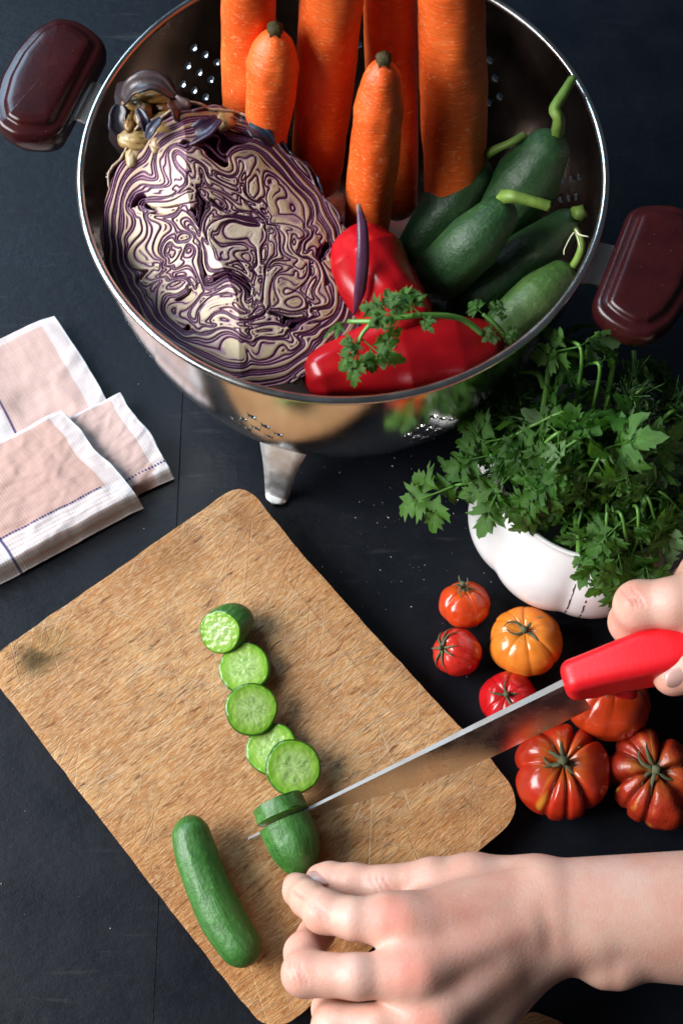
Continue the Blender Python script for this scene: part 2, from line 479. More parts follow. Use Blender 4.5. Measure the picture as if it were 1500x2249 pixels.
# ------------------------------------------------------------------ cutting board
ZB = .014
outl = [(-0.1538, -0.0799, 0.0140), (-0.1506, -0.0744, 0.0140), (-0.1045, -0.0389, 0.0140), (-0.0517, 0.0021, 0.0140), (-0.0471, 0.0037, 0.0140), (-0.0429, 0.0007, 0.0140), (-0.0210, -0.0278, 0.0140), (0.0103, -0.0646, 0.0140),
        (0.0501, -0.1101, 0.0140), (0.0601, -0.1203, 0.0140), (0.0707, -0.1346, 0.0140), (0.0727, -0.1421, 0.0140), (0.0701, -0.1483, 0.0140), (0.0544, -0.1610, 0.0140), (0.0191, -0.1918, 0.0140),
        (-0.0177, -0.2242, 0.0140), (-0.0246, -0.2288, 0.0140), (-0.0317, -0.2281, 0.0140), (-0.0432, -0.2150, 0.0140), (-0.0709, -0.1822, 0.0140), (-0.1084, -0.1377, 0.0140), (-0.1424, -0.0966, 0.0140), (-0.1516, -0.0862, 0.0140)]
def closed_resample(P, n):
    P = np.asarray(P, float); Q = np.vstack([P, P[:1]])
    L = np.r_[0, np.cumsum(np.linalg.norm(np.diff(Q, axis=0), axis=1))]
    s = np.linspace(0, L[-1], n, endpoint=False)
    return np.stack([np.interp(s, L, Q[:, d]) for d in range(Q.shape[1])], 1)
def smooth_closed(P, it):
    for _ in range(it): P = .5 * P + .25 * (np.roll(P, 1, 0) + np.roll(P, -1, 0))
    return P
def board(name, outline, thick, ang, stains=True):
    c = np.mean(outline, 0)[:2]; n = 320
    O = smooth_closed(closed_resample(np.asarray(outline)[:, :2], n), 2) - c
    ca, sa = math.cos(-ang), math.sin(-ang)
    O = np.stack([O[:, 0] * ca - O[:, 1] * sa, O[:, 0] * sa + O[:, 1] * ca], 1)
    Nn = np.roll(O, -1, 0) - np.roll(O, 1, 0); Nn = np.stack([Nn[:, 1], -Nn[:, 0]], 1); Nn /= np.linalg.norm(Nn, axis=1)[:, None]
    wob = fbm(np.c_[O * 90, np.zeros(n)], 3)[:, None]
    rings = []
    for s in np.linspace(.02, 1, 40) ** .8:
        ins = .0042 * s
        q = (O - Nn * (.0030 + .0006 * wob)) * s
        rings.append(np.c_[q, np.full(n, thick)])
    rings[-1][:, 2] -= .0002
    for off, z in ((.0020, -.0005), (.0009, -.0014), (.0002, -.0030), (-.0002, -.0052)):
        rings.append(np.c_[O - Nn * (off + .0006 * wob), np.full(n, thick + z)])
    rings.append(np.c_[O + Nn * .0006, np.full(n, .003)]); rings.append(np.c_[O + Nn * .0003, np.full(n, .0008)]); rings.append(np.c_[O - Nn * .0016, np.full(n, .0004)])
    V = np.vstack(rings); m = len(rings)
    V[:, 2] += .00025 * fbm(V * 60, 3) * (V[:, 2] > thick * .7)
    i = np.arange(m - 1)[:, None] * n; j = np.arange(n)[None]; j2 = (j + 1) % n
    Fc = np.stack([i + j, i + n + j, i + n + j2, i + j2], -1).reshape(-1, 4)[:, ::-1].tolist()
    Fc += [list(range(n)), list(range((m - 1) * n, m * n))[::-1]]
    col = np.ones((len(V), 3))
    col[V[:, 2] < thick - .0010] = (.86, .80, .62)
    if stains:
        w = np.stack([V[:, 0] * ca + V[:, 1] * sa, -V[:, 0] * sa + V[:, 1] * ca], 1) + c
        def spot(x, y, r, cc, amt):
            d = np.hypot(w[:, 0] - x, w[:, 1] - y) / r + .45 * fbm(V * 160, 3)
            col[:] = lerp(col, col * np.array(cc), amt * smooth(1, .25, d))
        sp = (-0.1379, -0.0778, 0.0140); spot(sp[0], sp[1], .0105, (.20, .23, .16), .95)
        sp = (-0.1312, -0.0710, 0.0140); spot(sp[0], sp[1], .016, (.6, .58, .42), .7)
        sp = (-0.0758, -0.0262, 0.0140); spot(sp[0], sp[1], .016, (.62, .58, .5), .6)
        sp = (-0.0489, -0.0069, 0.0140); spot(sp[0], sp[1], .014, (.7, .62, .5), .6)
        d_edge = np.abs(fbm(V * 45, 2))
        # warm yellow-brown towards the near end of the board
        t = smooth(-.10, -.21, w[:, 1]); col[:] = lerp(col, col * np.array((.93, .80, .60)), .75 * t)
    o = obj(name, V, Fc, BOARD, None, col)
    o.location = (c[0], c[1], 0); o.rotation_euler[2] = ang
    autosmooth(o, 50)
    return o
bd = board('cutting_board', outl, ZB, R(38))
tag(bd, 'worn brown wooden cutting board with knife scratches, cucumber slices on it', 'cutting board')
bd2 = board('wooden_board', [(.0790, -.2290, 0), (.0900, -.2330, 0), (.0960, -.2460, 0), (.0850, -.3000, 0), (.0400, -.3000, 0), (.0550, -.2450, 0)], .008, R(20), False)
tag(bd2, 'corner of a second golden wooden board below the left forearm', 'board')

# ------------------------------------------------------------------ colander
CC = np.array([0.0006, 0.0900]); RZ = .150; RR = .1055; DEP = .126
col_root = empty('colander', (CC[0], CC[1], 0))
tag(col_root, 'stainless steel footed colander with dark red handles, filled with vegetables', 'colander')
def prof(s):
    """s 0 at rim .. 1 at bottom centre: radius, height"""
    a = s * np.pi / 2
    r = RR * np.cos(a) ** .45; z = RZ - DEP * np.sin(a) ** 1.10
    return r, z
NT, NS = 132, 24
holes = set()
def cluster(i0, j0):
    for dj, ks in ((0, (-2, 0, 2)), (1, (-1, 1)), (2, (0,)), (-1, (-1, 1)), (-2, (0,))):
        for k in ks: holes.add(((i0 + k) % NT, j0 + dj))
for q in range(9):
    cluster(int(round((-111 + q * 40) / 360 * NT)), 6 if q != 6 else 5)
    cluster(int(round((-89 + q * 40) / 360 * NT)), 16)
S = np.linspace(0, .97, NS + 1)
def bowl_shell(inset, flip):
    V = []; Fc = []; vid = {}
    def P(i, j, off=0):
        th = 2 * np.pi * i / NT; r, z = prof(np.interp(j, range(NS + 1), S))
        r2, z2 = prof(min(np.interp(j, range(NS + 1), S) + .001, 1)); t = np.array([r2 - r, z2 - z]); t /= np.linalg.norm(t)
        n = np.array([t[1], -t[0]])      # inwards
        r += n[0] * inset; z += n[1] * inset
        return (r * math.cos(th), r * math.sin(th), z)
    def vert(i, j):
        k = (i % NT, j)
        if k not in vid: vid[k] = len(V); V.append(P(i, j))
        return vid[k]
    loops = []
    for i in range(NT):
        for j in range(NS):
            q = [vert(i, j), vert(i, j + 1), vert(i + 1, j + 1), vert(i + 1, j)]
            if (i, j) not in holes:
                Fc.append(q if flip else q[::-1]); continue
            ring = []
            r, z = prof(S[j]); cw = 2 * np.pi * r / NT; ch = np.hypot(*np.subtract(prof(S[j + 1]), prof(S[j])))
            rad = .0020
            for k in range(12):
                a = 2 * np.pi * (k + .5) / 12 + np.pi * 1.25
                ring.append(len(V)); V.append(P(i + .5 + rad / cw * math.cos(a), j + .5 + rad / ch * math.sin(a)))
            loops.append(ring)
            cor = [q[0], q[3], q[2], q[1]]
            for c in range(4):
                a0 = c * 3
                seg = ring[a0:a0 + 3]; nx = ring[(a0 + 3) % 12]
                f = [cor[c]] + seg[::-1]; f2 = [cor[c], cor[(c + 1) % 4], nx, seg[-1]]
                f = [cor[c], seg[2], seg[1], seg[0]]; f2 = [cor[c], cor[(c + 1) % 4], nx, seg[2]]
                f2 = [cor[c], cor[(c + 1) % 4], nx, seg[2]]
                if flip: f, f2 = f[::-1], f2[::-1]
                Fc.append(f[::-1]); Fc.append(f2[::-1] if False else f2)
    return np.array(V), Fc, loops, vid
Vo, Fo, Lo, io = bowl_shell(0, False)
Vi, Fi, Li, ii = bowl_shell(.0012, True)
V, Fc = join([(Vo, Fo), (Vi, Fi)])
k0 = len(Vo)
bot = [io[(i, NS)] for i in range(NT)]; Fc.append(bot); Fc.append([k0 + ii[(i, NS)] for i in range(NT)][::-1])
bowl_o = obj('bowl', V, Fc, STEEL, col_root)
bowl_o.data.materials.append(m_steel(.14, (.50, .41, .36), 'reflection_tinted_inner_steel'))  # warm reflection of carrots and wood put into the inner steel colour
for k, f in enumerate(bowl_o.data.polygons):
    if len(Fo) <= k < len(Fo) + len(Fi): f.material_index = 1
# hole walls as separate verts so the mirror surface keeps its smooth normals
HV = []; HF = []
for a, b in zip(Lo, Li):
    n0 = len(HV)
    HV += [Vo[q] for q in a] + [Vi[q] for q in b]
    HF += [[n0 + q, n0 + (q + 1) % 12, n0 + 12 + (q + 1) % 12, n0 + 12 + q] for q in range(12)]
obj('hole_edges', HV, HF, STEEL, col_root)['kind'] = 'stuff'
# rolled rim
a = np.linspace(0, 2 * np.pi, 161)[:-1]
n = 14; b = np.linspace(0, 2 * np.pi, n, endpoint=False)
V = [((RR + .0002 + .0017 * math.cos(q)) * math.cos(p), (RR + .0002 + .0017 * math.cos(q)) * math.sin(p), RZ + .0004 + .0017 * math.sin(q)) for p in a for q in b]
Fc = [[i * n + j, ((i + 1) % 160) * n + j, ((i + 1) % 160) * n + (j + 1) % n, i * n + (j + 1) % n] for i in range(160) for j in range(n)]
obj('rim', V, Fc, m_steel(.2, (.70, .68, .65), 'rim_steel'), col_root)
# legs
def leg(ang):
    d = np.array([math.cos(ang), math.sin(ang)]); t = np.array([-d[1], d[0]])
    pr = [(.060, .0330, .0125), (.070, .0370, .0124), (.0760, .0350, .0116), (.0815, .022, .0084), (.0850, .011, .0068), (.0868, .004, .0062), (.0885, .0016, .0054)]
    P = catmull([(r, z, w) for r, z, w in pr], 26)
    V = []
    for k, (r, z, w) in enumerate(P):
        for s in (-1, -.5, 0, .5, 1):
            V.append((*(d * (r + .0003 * (1 - s * s)) + t * w * s), z))
    # rounded foot
    r, z, w = P[-1]
    for q in range(1, 5):
        ww = w * math.sqrt(1 - (q / 4.02) ** 2)
        for s in (-1, -.5, 0, .5, 1):
            V.append((*(d * (r + .0042 * q / 4 + .0003 * (1 - s * s)) + t * ww * s), z - .0001))
    m = len(V) // 5
    Fc = [[i * 5 + j, (i + 1) * 5 + j, (i + 1) * 5 + j + 1, i * 5 + j + 1] for i in range(m - 1) for j in range(4)]
    o = obj('leg', V, Fc, LEGM, col_root)
    so = o.modifiers.new('thickness', 'SOLIDIFY'); so.thickness = .0014; so.offset = 0
    return o
for q in range(3): leg(R(-111) + q * 2 * np.pi / 3)
# handles
def handle(ang):
    h = empty('handle', (0, 0, 0)); h.parent = col_root
    # outline in (radial, tangential), metres from the rim
    o2 = [(.0075, -.0225), (.0075, .0225), (.0105, .0268), (.0170, .0300), (.0250, .0320), (.0335, .0298), (.0395, .0210), (.0425, .0070), (.0425, -.0070), (.0395, -.0210), (.0335, -.0298), (.0250, -.0320), (.0170, -.0300), (.0105, -.0268)]
    nn = 128
    O = smooth_closed(closed_resample(o2, nn), 4); c = O.mean(0)
    Nn = np.roll(O, -1, 0) - np.roll(O, 1, 0); Nn = np.stack([-Nn[:, 1], Nn[:, 0]], 1); Nn /= np.linalg.norm(Nn, axis=1)[:, None]
    if ((O - c) * Nn).sum(1).mean() < 0: Nn = -Nn
    zt = .0065
    pr = [(.0305, zt + .0010), (.016, zt + .0009), (.010, zt + .0008), (.0070, zt + .0006), (.0061, zt + .0002), (.0056, zt - .0006), (.0052, zt - .0015), (.0047, zt - .0018), (.0028, zt - .0019), (.0019, zt - .0021), (.0012, zt - .0027), (.0005, zt - .0040), (.0000, zt - .0064),
          (.0006, zt - .0110), (.0030, zt - .0160), (.0070, zt - .0190), (.0120, zt - .0200)]
    rings = []
    for off, z in pr:
        q = O - Nn * min(off, .0075)
        if off > .0075: q = c + (q - c) * max(.05, 1 - (off - .0075) / .024)
        rings.append(np.c_[q, np.full(nn, z)])
    V = np.vstack(rings); m = len(rings)
    # tilt: outer end slightly up
    V[:, 2] += (V[:, 0] - .0075) * .06 - .003
    d = np.array([math.cos(ang), math.sin(ang)]); t = np.array([-d[1], d[0]])
    W = np.c_[(RR + V[:, :1]) * d + V[:, 1:2] * t, RZ + V[:, 2]]
    i = np.arange(m - 1)[:, None] * nn; j = np.arange(nn)[None]; j2 = (j + 1) % nn
    Fc = np.stack([i + j, i + nn + j, i + nn + j2, i + j2], -1).reshape(-1, 4).tolist()
    Fc += [list(range(nn)), list(range((m - 1) * nn, m * nn))[::-1]]
    obj('grip', W, Fc, BAKE, h)
    # bracket
    V = []
    for (r, z, w) in [(-.0005, -.0090, .0105), (.003, -.0075, .0100), (.007, -.0066, .0098), (.014, -.0065, .0098)]:
        for s in (-1, 1):
            for dz in (0, -.0016):
                V.append((*((RR + r) * d + t * w * s), RZ + z + dz))
    Fc = []
    for k in range(3):
        a = k * 4; Fc += [[a, a + 2, a + 6, a + 4], [a + 1, a + 5, a + 7, a + 3], [a, a + 4, a + 5, a + 1], [a + 2, a + 3, a + 7, a + 6]]
    Fc += [[0, 1, 3, 2], [12, 14, 15, 13]]
    obj('bracket', V, Fc, LEGM, h, smooth_shade=False)
handle(R(160.6)); handle(R(-22))

# ------------------------------------------------------------------ carrots
def carrot(label, path, rad, hi=.06, tip_dark=True, n=40, m=110, lo=.05):
    def mod(t, a):
        p = np.stack([np.cos(a) * 1.2, np.sin(a) * 1.2, t * 5 + rad[0] * 900], -1)
        g = np.stack([np.cos(a) * .5, np.sin(a) * .5, t * 34 + rad[0] * 900], -1)
        return 1 + .08 * fbm(p, 2) + .010 * perlin(g)
    f = roundends(np.linspace(0, 1, len(rad)), rad, lo, hi)
    V, Fc, ta = tube(path, f, n, m, mod)
    L = np.linalg.norm(np.asarray(path[-1]) - np.asarray(path[0]))
    uv = np.c_[np.sin(ta[:, 1] / 2) , ta[:, 0] * L * 6]
    colr = np.ones((len(V), 3))
    root = empty('carrot', path[-1]); tag(root, label, 'carrot', 'carrots standing in the colander')
    under(obj('root', V, Fc, CARROT, None, colr, uv), root)
    if tip_dark:
        P0 = np.asarray(path[0], float); d = P0 - np.asarray(path[1], float); d /= np.linalg.norm(d)
        tv, tf, _ = tube([P0 - d * .002, P0 + d * .0012, P0 + d * .0030], [.0030, .0032, .0018], 12, 8, lambda t, a: 1 + .25 * np.sin(a * 5))
        under(obj('stem_scar', tv, tf, m_simple('dark_stem_scar', (.05, .04, .015), .8, 0, (500, .0008), .3, .5, 300)), root)
    return root
carrot('thick carrot at the back left, behind the small short carrot', [(-0.0337, 0.1310, 0.2250), (-0.0373, 0.1277, 0.1720), (-0.0416, 0.1162, 0.1250)], [0.0105, 0.0106, 0.0090])
carrot('long thick carrot second from left, leaning towards the cabbage', [(-0.0020, 0.1310, 0.2250), (-0.0062, 0.1242, 0.1680), (-0.0120, 0.1093, 0.1050)], [0.0120, 0.0121, 0.0109])
carrot('carrot standing behind the small stemmed carrot in the middle', [(0.0187, 0.1452, 0.2100), (0.0212, 0.1373, 0.1520), (0.0253, 0.1052, 0.0900)], [0.0111, 0.0112, 0.0086])
carrot('broad carrot furthest right, beside the cucumbers', [(0.0393, 0.1310, 0.2250), (0.0455, 0.1216, 0.1600), (0.0499, 0.0922, 0.0880)], [0.0118, 0.0139, 0.0125])
carrot('small short carrot at left with dark top', [(-0.0251, 0.1158, 0.2000), (-0.0276, 0.1096, 0.1750), (-0.0322, 0.1033, 0.1300)], [0.0062, 0.0106, 0.0093, 0.0065], .08, True, lo=.16)
carrot('small carrot in the middle with brown stem stub', [(0.0160, 0.1059, 0.1950), (0.0138, 0.0971, 0.1600), (0.0099, 0.0845, 0.1000)], [0.0059, 0.0099, 0.0103, 0.0093], .08, True, lo=.12)

# ------------------------------------------------------------------ cucumbers
def cucumber(label, path, rad, mat, lo=.14, hi=.2, stem=None, srad=(.0032, .0022, .0026), group=None, name='cucumber', n=40, m=90):
    sd = len(label) * 1.37
    def mod(t, a):
        p = np.stack([np.cos(a), np.sin(a), t * 3 + sd], -1)
        return 1 + .05 * fbm(p, 2) + .012 * np.cos(a * 9 + 2 * np.sin(t * 5)) * np.sin(np.pi * t)
    if group: rad = [q_ * .92 for q_ in rad]
    V, Fc, ta = tube(path, roundends(np.linspace(0, 1, len(rad)), rad, lo, hi), n, m, mod)
    uv = np.c_[np.sin(ta[:, 1] / 2) * 2, ta[:, 0] * 2 + sd]
    root = empty(name, path[len(path) // 2]); tag(root, label, 'cucumber', group)
    under(obj('body', V, Fc, mat, None, None, uv), root)
    if stem:
        sv, sf, _ = tube(stem, [q_ * .66 for q_ in srad], 10, 28, lambda t, a: 1 + .14 * np.cos(a * 5))
        under(obj('stem', sv, sf, STEM), root)
    return root
G1 = 'whole cucumbers heaped in the colander'
cucumber('dark cucumber beside the broad carrot, stem pointing up right', [(0.0613, 0.1089, 0.1280), (0.0471, 0.0975, 0.1120), (0.0293, 0.0800, 0.0850)], [0.0077, 0.0133, 0.0120], CUKED, stem=[(0.0588, 0.1089, 0.1280), (0.0636, 0.1074, 0.1370), (0.0707, 0.1078, 0.1420), (0.0758, 0.1105, 0.1430)], group=G1)
cucumber('plump cucumber with twisted stem resting on the rim', [(0.0893, 0.1094, 0.1460), (0.0786, 0.1002, 0.1280), (0.0599, 0.0831, 0.0950)], [0.0079, 0.0153, 0.0126], CUKED, stem=[(0.0885, 0.1085, 0.1460), (0.0878, 0.1085, 0.1560), (0.0862, 0.1119, 0.1580), (0.0904, 0.1198, 0.1580), (0.0947, 0.1282, 0.1570)], srad=(.0040, .0034, .0032, .0026), group=G1)
cucumber('cucumber in front with cut green stem pointing right', [(0.0683, 0.0765, 0.1460), (0.0537, 0.0637, 0.1360), (0.0347, 0.0570, 0.1080)], [0.0073, 0.0129, 0.0124], CUKED, stem=[(0.0643, 0.0753, 0.1500), (0.0676, 0.0721, 0.1550), (0.0748, 0.0702, 0.1550), (0.0825, 0.0690, 0.1530)], srad=(.0042, .0036, .0030, .0030), group=G1)
cucumber('long cucumber lying between two others near the right rim', [(0.1001, 0.0861, 0.1220), (0.0786, 0.0698, 0.1160), (0.0456, 0.0483, 0.1000)], [0.0065, 0.0119, 0.0109], CUKED, stem=[(0.0974, 0.0843, 0.1220), (0.0986, 0.0830, 0.1280), (0.0987, 0.0792, 0.1310)], srad=(.0040, .0046, .0036), group=G1)
cucumber('pale green cucumber lowest at right against the rim', [(0.0947, 0.0574, 0.1260), (0.0801, 0.0453, 0.1240), (0.0602, 0.0308, 0.1120)], [0.0064, 0.0104, 0.0094], CUKEL, stem=[(0.0929, 0.0548, 0.1260), (0.0957, 0.0568, 0.1340), (0.0970, 0.0613, 0.1380), (0.0955, 0.0695, 0.1360)], srad=(.0024, .0022, .0022, .0016), group=G1)
cucumber('cucumber almost hidden under the others in the middle of the colander', [(0.0313, 0.0725, 0.0820), (0.0479, 0.0575, 0.0840), (0.0663, 0.0340, 0.0900)], [0.0101, 0.0129, 0.0098], CUKED, group=G1)  # added to darken the gap where the bowl bottom mirrors the window
wr = cucumber('whole green cucumber lying on the cutting board at left', [(-0.0647, -0.1489, 0.0285), (-0.0604, -0.1655, 0.0265), (-0.0497, -0.1893, 0.0255), (-0.0359, -0.2087, 0.0255)], [0.0073, 0.0089, 0.0094, 0.0081], CUKE, .16, .13)

# ------------------------------------------------------------------ red peppers
def pepper(label, path, rad, seed, lo=.2, hi=.12):
    def mod(t, a):
        p = np.stack([np.cos(a) * 1.1, np.sin(a) * 1.1, t * 2.6 + seed], -1)
        return 1 + .10 * np.cos(3 * a + seed + t) * smooth(.0, .5, t) + .20 * fbm(p, 2) - .07 * np.exp(-((np.mod(a + .5 * t + seed, 2.09) - 1.05) / .16) ** 2) * np.sin(np.pi * t)
    V, Fc, ta = tube(path, roundends(np.linspace(0, 1, len(rad)), rad, lo, hi), 56, 90, mod)
    o = obj('red_pepper', V, Fc, PEPPER); tag(o, label, 'pepper', 'red peppers in the colander')
    return o
pepper('red pepper standing behind the cabbage and the parsley sprig', [(0.0052, 0.0702, 0.1380), (0.0100, 0.0593, 0.1340), (0.0184, 0.0438, 0.1300), (0.0305, 0.0284, 0.1220)], [0.0085, 0.0153, 0.0155, 0.0123], 1.3, .16)
pepper('red pepper lying in front against the rim', [(-0.0149, 0.0062, 0.1220), (0.0000, 0.0128, 0.1200), (0.0241, 0.0192, 0.1170), (0.0464, 0.0227, 0.1170), (0.0668, 0.0281, 0.1160)], [0.0080, 0.0121, 0.0170, 0.0156, 0.0082], 4.1, .10, .1)

# ------------------------------------------------------------------ red cabbage half
cab = empty('red_cabbage', (-0.0483, 0.0862, 0.0900)); tag(cab, 'halved red cabbage, cut face up showing folded purple and cream leaves', 'cabbage')
cout = [(-0.0603, 0.1051, 0.1605), (-0.0494, 0.1060, 0.1605), (-0.0384, 0.1030, 0.1595), (-0.0274, 0.0971, 0.1570), (-0.0183, 0.0894, 0.1540), (-0.0091, 0.0792, 0.1500), (-0.0015, 0.0682, 0.1455), (0.0040, 0.0573, 0.1410), (0.0066, 0.0463, 0.1365), (0.0059, 0.0345, 0.1315), (0.0004, 0.0235, 0.1270),
        (-0.0091, 0.0149, 0.1235), (-0.0201, 0.0088, 0.1210), (-0.0320, 0.0067, 0.1200), (-0.0439, 0.0082, 0.1205), (-0.0558, 0.0135, 0.1230), (-0.0677, 0.0216, 0.1260), (-0.0790, 0.0302, 0.1300), (-0.0877, 0.0404, 0.1340), (-0.0936, 0.0514, 0.1385), (-0.0958, 0.0624, 0.1430), (-0.0935, 0.0741, 0.1480), (-0.0898, 0.0832, 0.1520), (-0.0840, 0.0927, 0.1555), (-0.0740, 0.1004, 0.1585)]
cout = np.array(cout); cc = np.array((-0.0448, 0.0547, 0.1400))
NTH, NRH = 900, 260
O = smooth_closed(closed_resample(cout, NTH), 12); O = cc + (O - cc) * 1.035
nrm = np.zeros(3)
for k in range(NTH): nrm += np.cross(O[k] - cc, O[(k + 1) % NTH] - cc)
nrm /= np.linalg.norm(nrm); nrm = nrm if nrm[2] > 0 else -nrm
ex = np.array([1., 0, 0]) - nrm * nrm[0]; ex /= np.linalg.norm(ex); ey = np.cross(nrm, ex)
rho = np.linspace(0, 1, NRH) ** .85
Pf = cc + rho[:, None, None] * (O - cc)[None]
u = (Pf - cc) @ ex; v = (Pf - cc) @ ey
# cut in two planes that meet in a ridge running from the top towards the bottom
xr = -.006 + (-.30) * v - .0035 * np.sin(v * 90)
rid = np.where(u < xr, (u - xr) * .34, -(u - xr) * .40)
lim = smooth(-.052, -.015, v)
rid = rid * lim + (1 - lim) * np.where(u < xr, (u - xr) * .20, -(u - xr) * .22)
rid = rid + .010
rr = np.broadcast_to(rho[:, None], u.shape)
q = np.stack([u, v, np.zeros_like(u)], -1)
w1 = np.stack([fbm(q * 60 + 3.1, 1), fbm(q * 60 + 51.7, 1), np.zeros_like(u)], -1)
w2 = np.stack([perlin(q * 125 + 13.1), perlin(q * 125 + 71.7), np.zeros_like(u)], -1)
amp = smooth(1.04, .45, rr)
q1 = q + w1 * (.0150 * amp + .0034)[..., None]
w2 = np.stack([perlin(q1 * 125 + 13.1), perlin(q1 * 125 + 71.7), np.zeros_like(u)], -1)
qw = q1 + w2 * (.0085 * amp + .0006)[..., None]
rw = np.hypot(qw[..., 0] / .052, (qw[..., 1] - .002) / .058)
fld = rw * 20. + 3.2 * perlin(qw * 75 + 33.3) * amp + .8 * perlin(q * 22 + 77)
fld = fld + 4.5 * smooth(.78, 1.0, rr)
fld = fld + .32 * np.sin(fld * 2.1)               # thick and thin leaves
ph = fld - np.floor(fld); dist = np.minimum(ph, 1 - ph)
g0, g1 = np.gradient(fld); d0 = np.linalg.norm(np.gradient(q, axis=0), axis=-1); d1 = np.linalg.norm(np.gradient(q, axis=1), axis=-1)
grad = np.hypot(g0 / (d0 + 1e-9), g1 / (d1 + 1e-9)) + 40.
dm = dist / grad
ph2 = np.abs(ph - .5) / grad                        # a middle leaf where the gap would be wide
dm2 = np.where(dist > 1e9, 1., ph2)
wide = smooth(.0034, .0050, 1 / grad)
lw = .00011 + .00024 * np.clip(fbm(q * 40 + 5, 2) + .45, 0, 1.3)
line = np.maximum(smooth(lw * 1.6, lw * .5, dm), wide * .85 * smooth(lw * 1.3, lw * .4, dm2))
halo = np.maximum(smooth(.0011, .0002, dm), wide * smooth(.0009, .0002, dm2))
leafid = np.floor(fld)
void_n = fbm(qw * 52 + 140, 2)
voidm = smooth(.29, .34, void_n) * smooth(.95, .85, rr) * smooth(.0002, .0006, dm)
lt = fbm(np.stack([leafid * 3.7, q[..., 0] * 25, q[..., 1] * 25], -1), 2)
cream = lerp((.56, .41, .20), (.86, .76, .56), np.clip(.6 + .9 * lt, 0, 1))
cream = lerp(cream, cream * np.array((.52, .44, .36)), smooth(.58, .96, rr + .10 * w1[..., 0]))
colf = lerp(cream, (.30, .09, .26), halo * .76)
colf = lerp(colf, (.060, .004, .050), line)
colf = lerp(colf, (.16, .0, .10), voidm)
disp = -.0006 * line + .0002 * smooth(.0, .0014, dm) - .0080 * voidm + .0004 * np.clip(lt, -.5, .5)
Pd = Pf + (rid + disp)[..., None] * nrm
edge_lift = rid[-1]
Vf = Pd.reshape(-1, 3)
i = np.arange(NRH - 1)[:, None] * NTH; j = np.arange(NTH)[None]; j2 = (j + 1) % NTH
Ff = np.stack([i + j, i + NTH + j, i + NTH + j2, i + j2], -1).reshape(-1, 4)
fn = np.cross(Vf[Ff[-1][1]] - Vf[Ff[-1][0]], Vf[Ff[-1][3]] - Vf[Ff[-1][0]])
if fn @ nrm < 0: Ff = Ff[:, ::-1]
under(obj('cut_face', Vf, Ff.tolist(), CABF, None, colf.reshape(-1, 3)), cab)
# rounded back of the half head
m = 26; rows = []
for k in range(m):
    a = k / (m - 1) * np.pi / 2
    Q = cc + (Pd[-1] - cc) * (math.cos(a) * (1 + .012 * math.sin(2 * a))) - nrm * .050 * math.sin(a)
    bump_ = fbm(Q * 45, 2)[:, None] * .0016
    rows.append(Q + (Q - cc) / np.linalg.norm(Q - cc, axis=1)[:, None] * bump_)
Vb = np.array(rows).reshape(-1, 3)
i = np.arange(m - 1)[:, None] * NTH
Fb = np.stack([i + j, i + j2, i + NTH + j2, i + NTH + j], -1).reshape(-1, 4)
under(obj('outer_skin', Vb, Fb.tolist(), CABL, None, np.tile((.030, .012, .035), (len(Vb), 1))), cab)
# ragged outer leaves standing proud of the cut
def leafband(k0, k1, out, lift, depth, seed, cinner):
    n = k1 - k0; idx = (np.arange(k0, k1)) % NTH; base = Pd[-1][idx]
    dirs = base - cc; dirs -= nrm * (dirs @ nrm)[:, None]; dirs /= np.linalg.norm(dirs, axis=1)[:, None]
    t = np.linspace(0, 1, n); env = np.sin(np.pi * np.clip(t, 0, 1)) ** .4
    rag = fbm(np.c_[np.linspace(0, n / 14, n), np.full(n, seed), np.zeros(n)], 3)
    rows = []; cs = []
    for s in np.linspace(0, 1, 9):
        h = lift * (1 - s) * (1 + .9 * rag) * env - depth * s
        o_ = out * env * (1 + .5 * rag) * (1 - .35 * s * s) + .0012 * np.sin(np.linspace(0, n / 9, n) + s)
        rows.append(base + dirs * o_[:, None] + nrm * h[:, None])
        cs.append(np.tile(lerp(cinner, (.03, .012, .045), np.array(min(1, s * 2.2))), (n, 1)))
    V = np.array(rows).reshape(-1, 3); m_ = 9
    i = np.arange(m_ - 1)[:, None] * n; jj = np.arange(n - 1)[None]
    Fq = np.stack([i + jj, i + jj + 1, i + n + jj + 1, i + n + jj], -1).reshape(-1, 4)
    o = obj('outer_leaf', V, Fq.tolist(), CABL, None, np.vstack(cs))
    so = o.modifiers.new('thickness', 'SOLIDIFY'); so.thickness = .0009
    under(o, cab)
def kth(px):     # outline index nearest to a point
    return int(np.argmin(np.linalg.norm(O - np.array(px), axis=1)))
ka, kb = kth((-0.0740, 0.1004, 0.1585)), kth((-0.0015, 0.0682, 0.1455))
if kb < ka: kb += NTH
step = kb - ka
if step > NTH // 2: ka, kb = kb, ka + NTH; step = kb - ka
leafband(ka, kb, .0008, .0012, .022, 1.1, (.20, .11, .13))
leafband(ka + step // 4, kb, .0022, .0004, .024, 5.3, (.035, .05, .10))
leafband(ka - step // 3, ka + step // 2, .0020, .0014, .020, 9.7, (.40, .28, .18))
kc, kd = kth((-0.0015, 0.0682, 0.1455)), kth((-0.0201, 0.0088, 0.1210))
if kd < kc: kd += NTH
if kd - kc > NTH // 2: kc, kd = kd, kc + NTH
leafband(kc, kd, .0008, .0004, .024, 15.3, (.10, .05, .07))
# curled leaf strip standing at the right edge
V, Fc, ta = tube([(0.0065, 0.0632, 0.1630), (0.0081, 0.0544, 0.1600), (0.0083, 0.0444, 0.1530), (0.0072, 0.0367, 0.1420), (0.0051, 0.0333, 0.1300)], [.0008, .0022, .0026, .0024, .0006], 10, 40, lambda t, a: .35 + .65 * np.abs(np.cos(a)))
under(obj('curled_leaf', V, Fc, CABL, None, lerp((.09, .03, .07), (.30, .18, .13), smooth(.12, 0., ta[:, 0]))), cab)
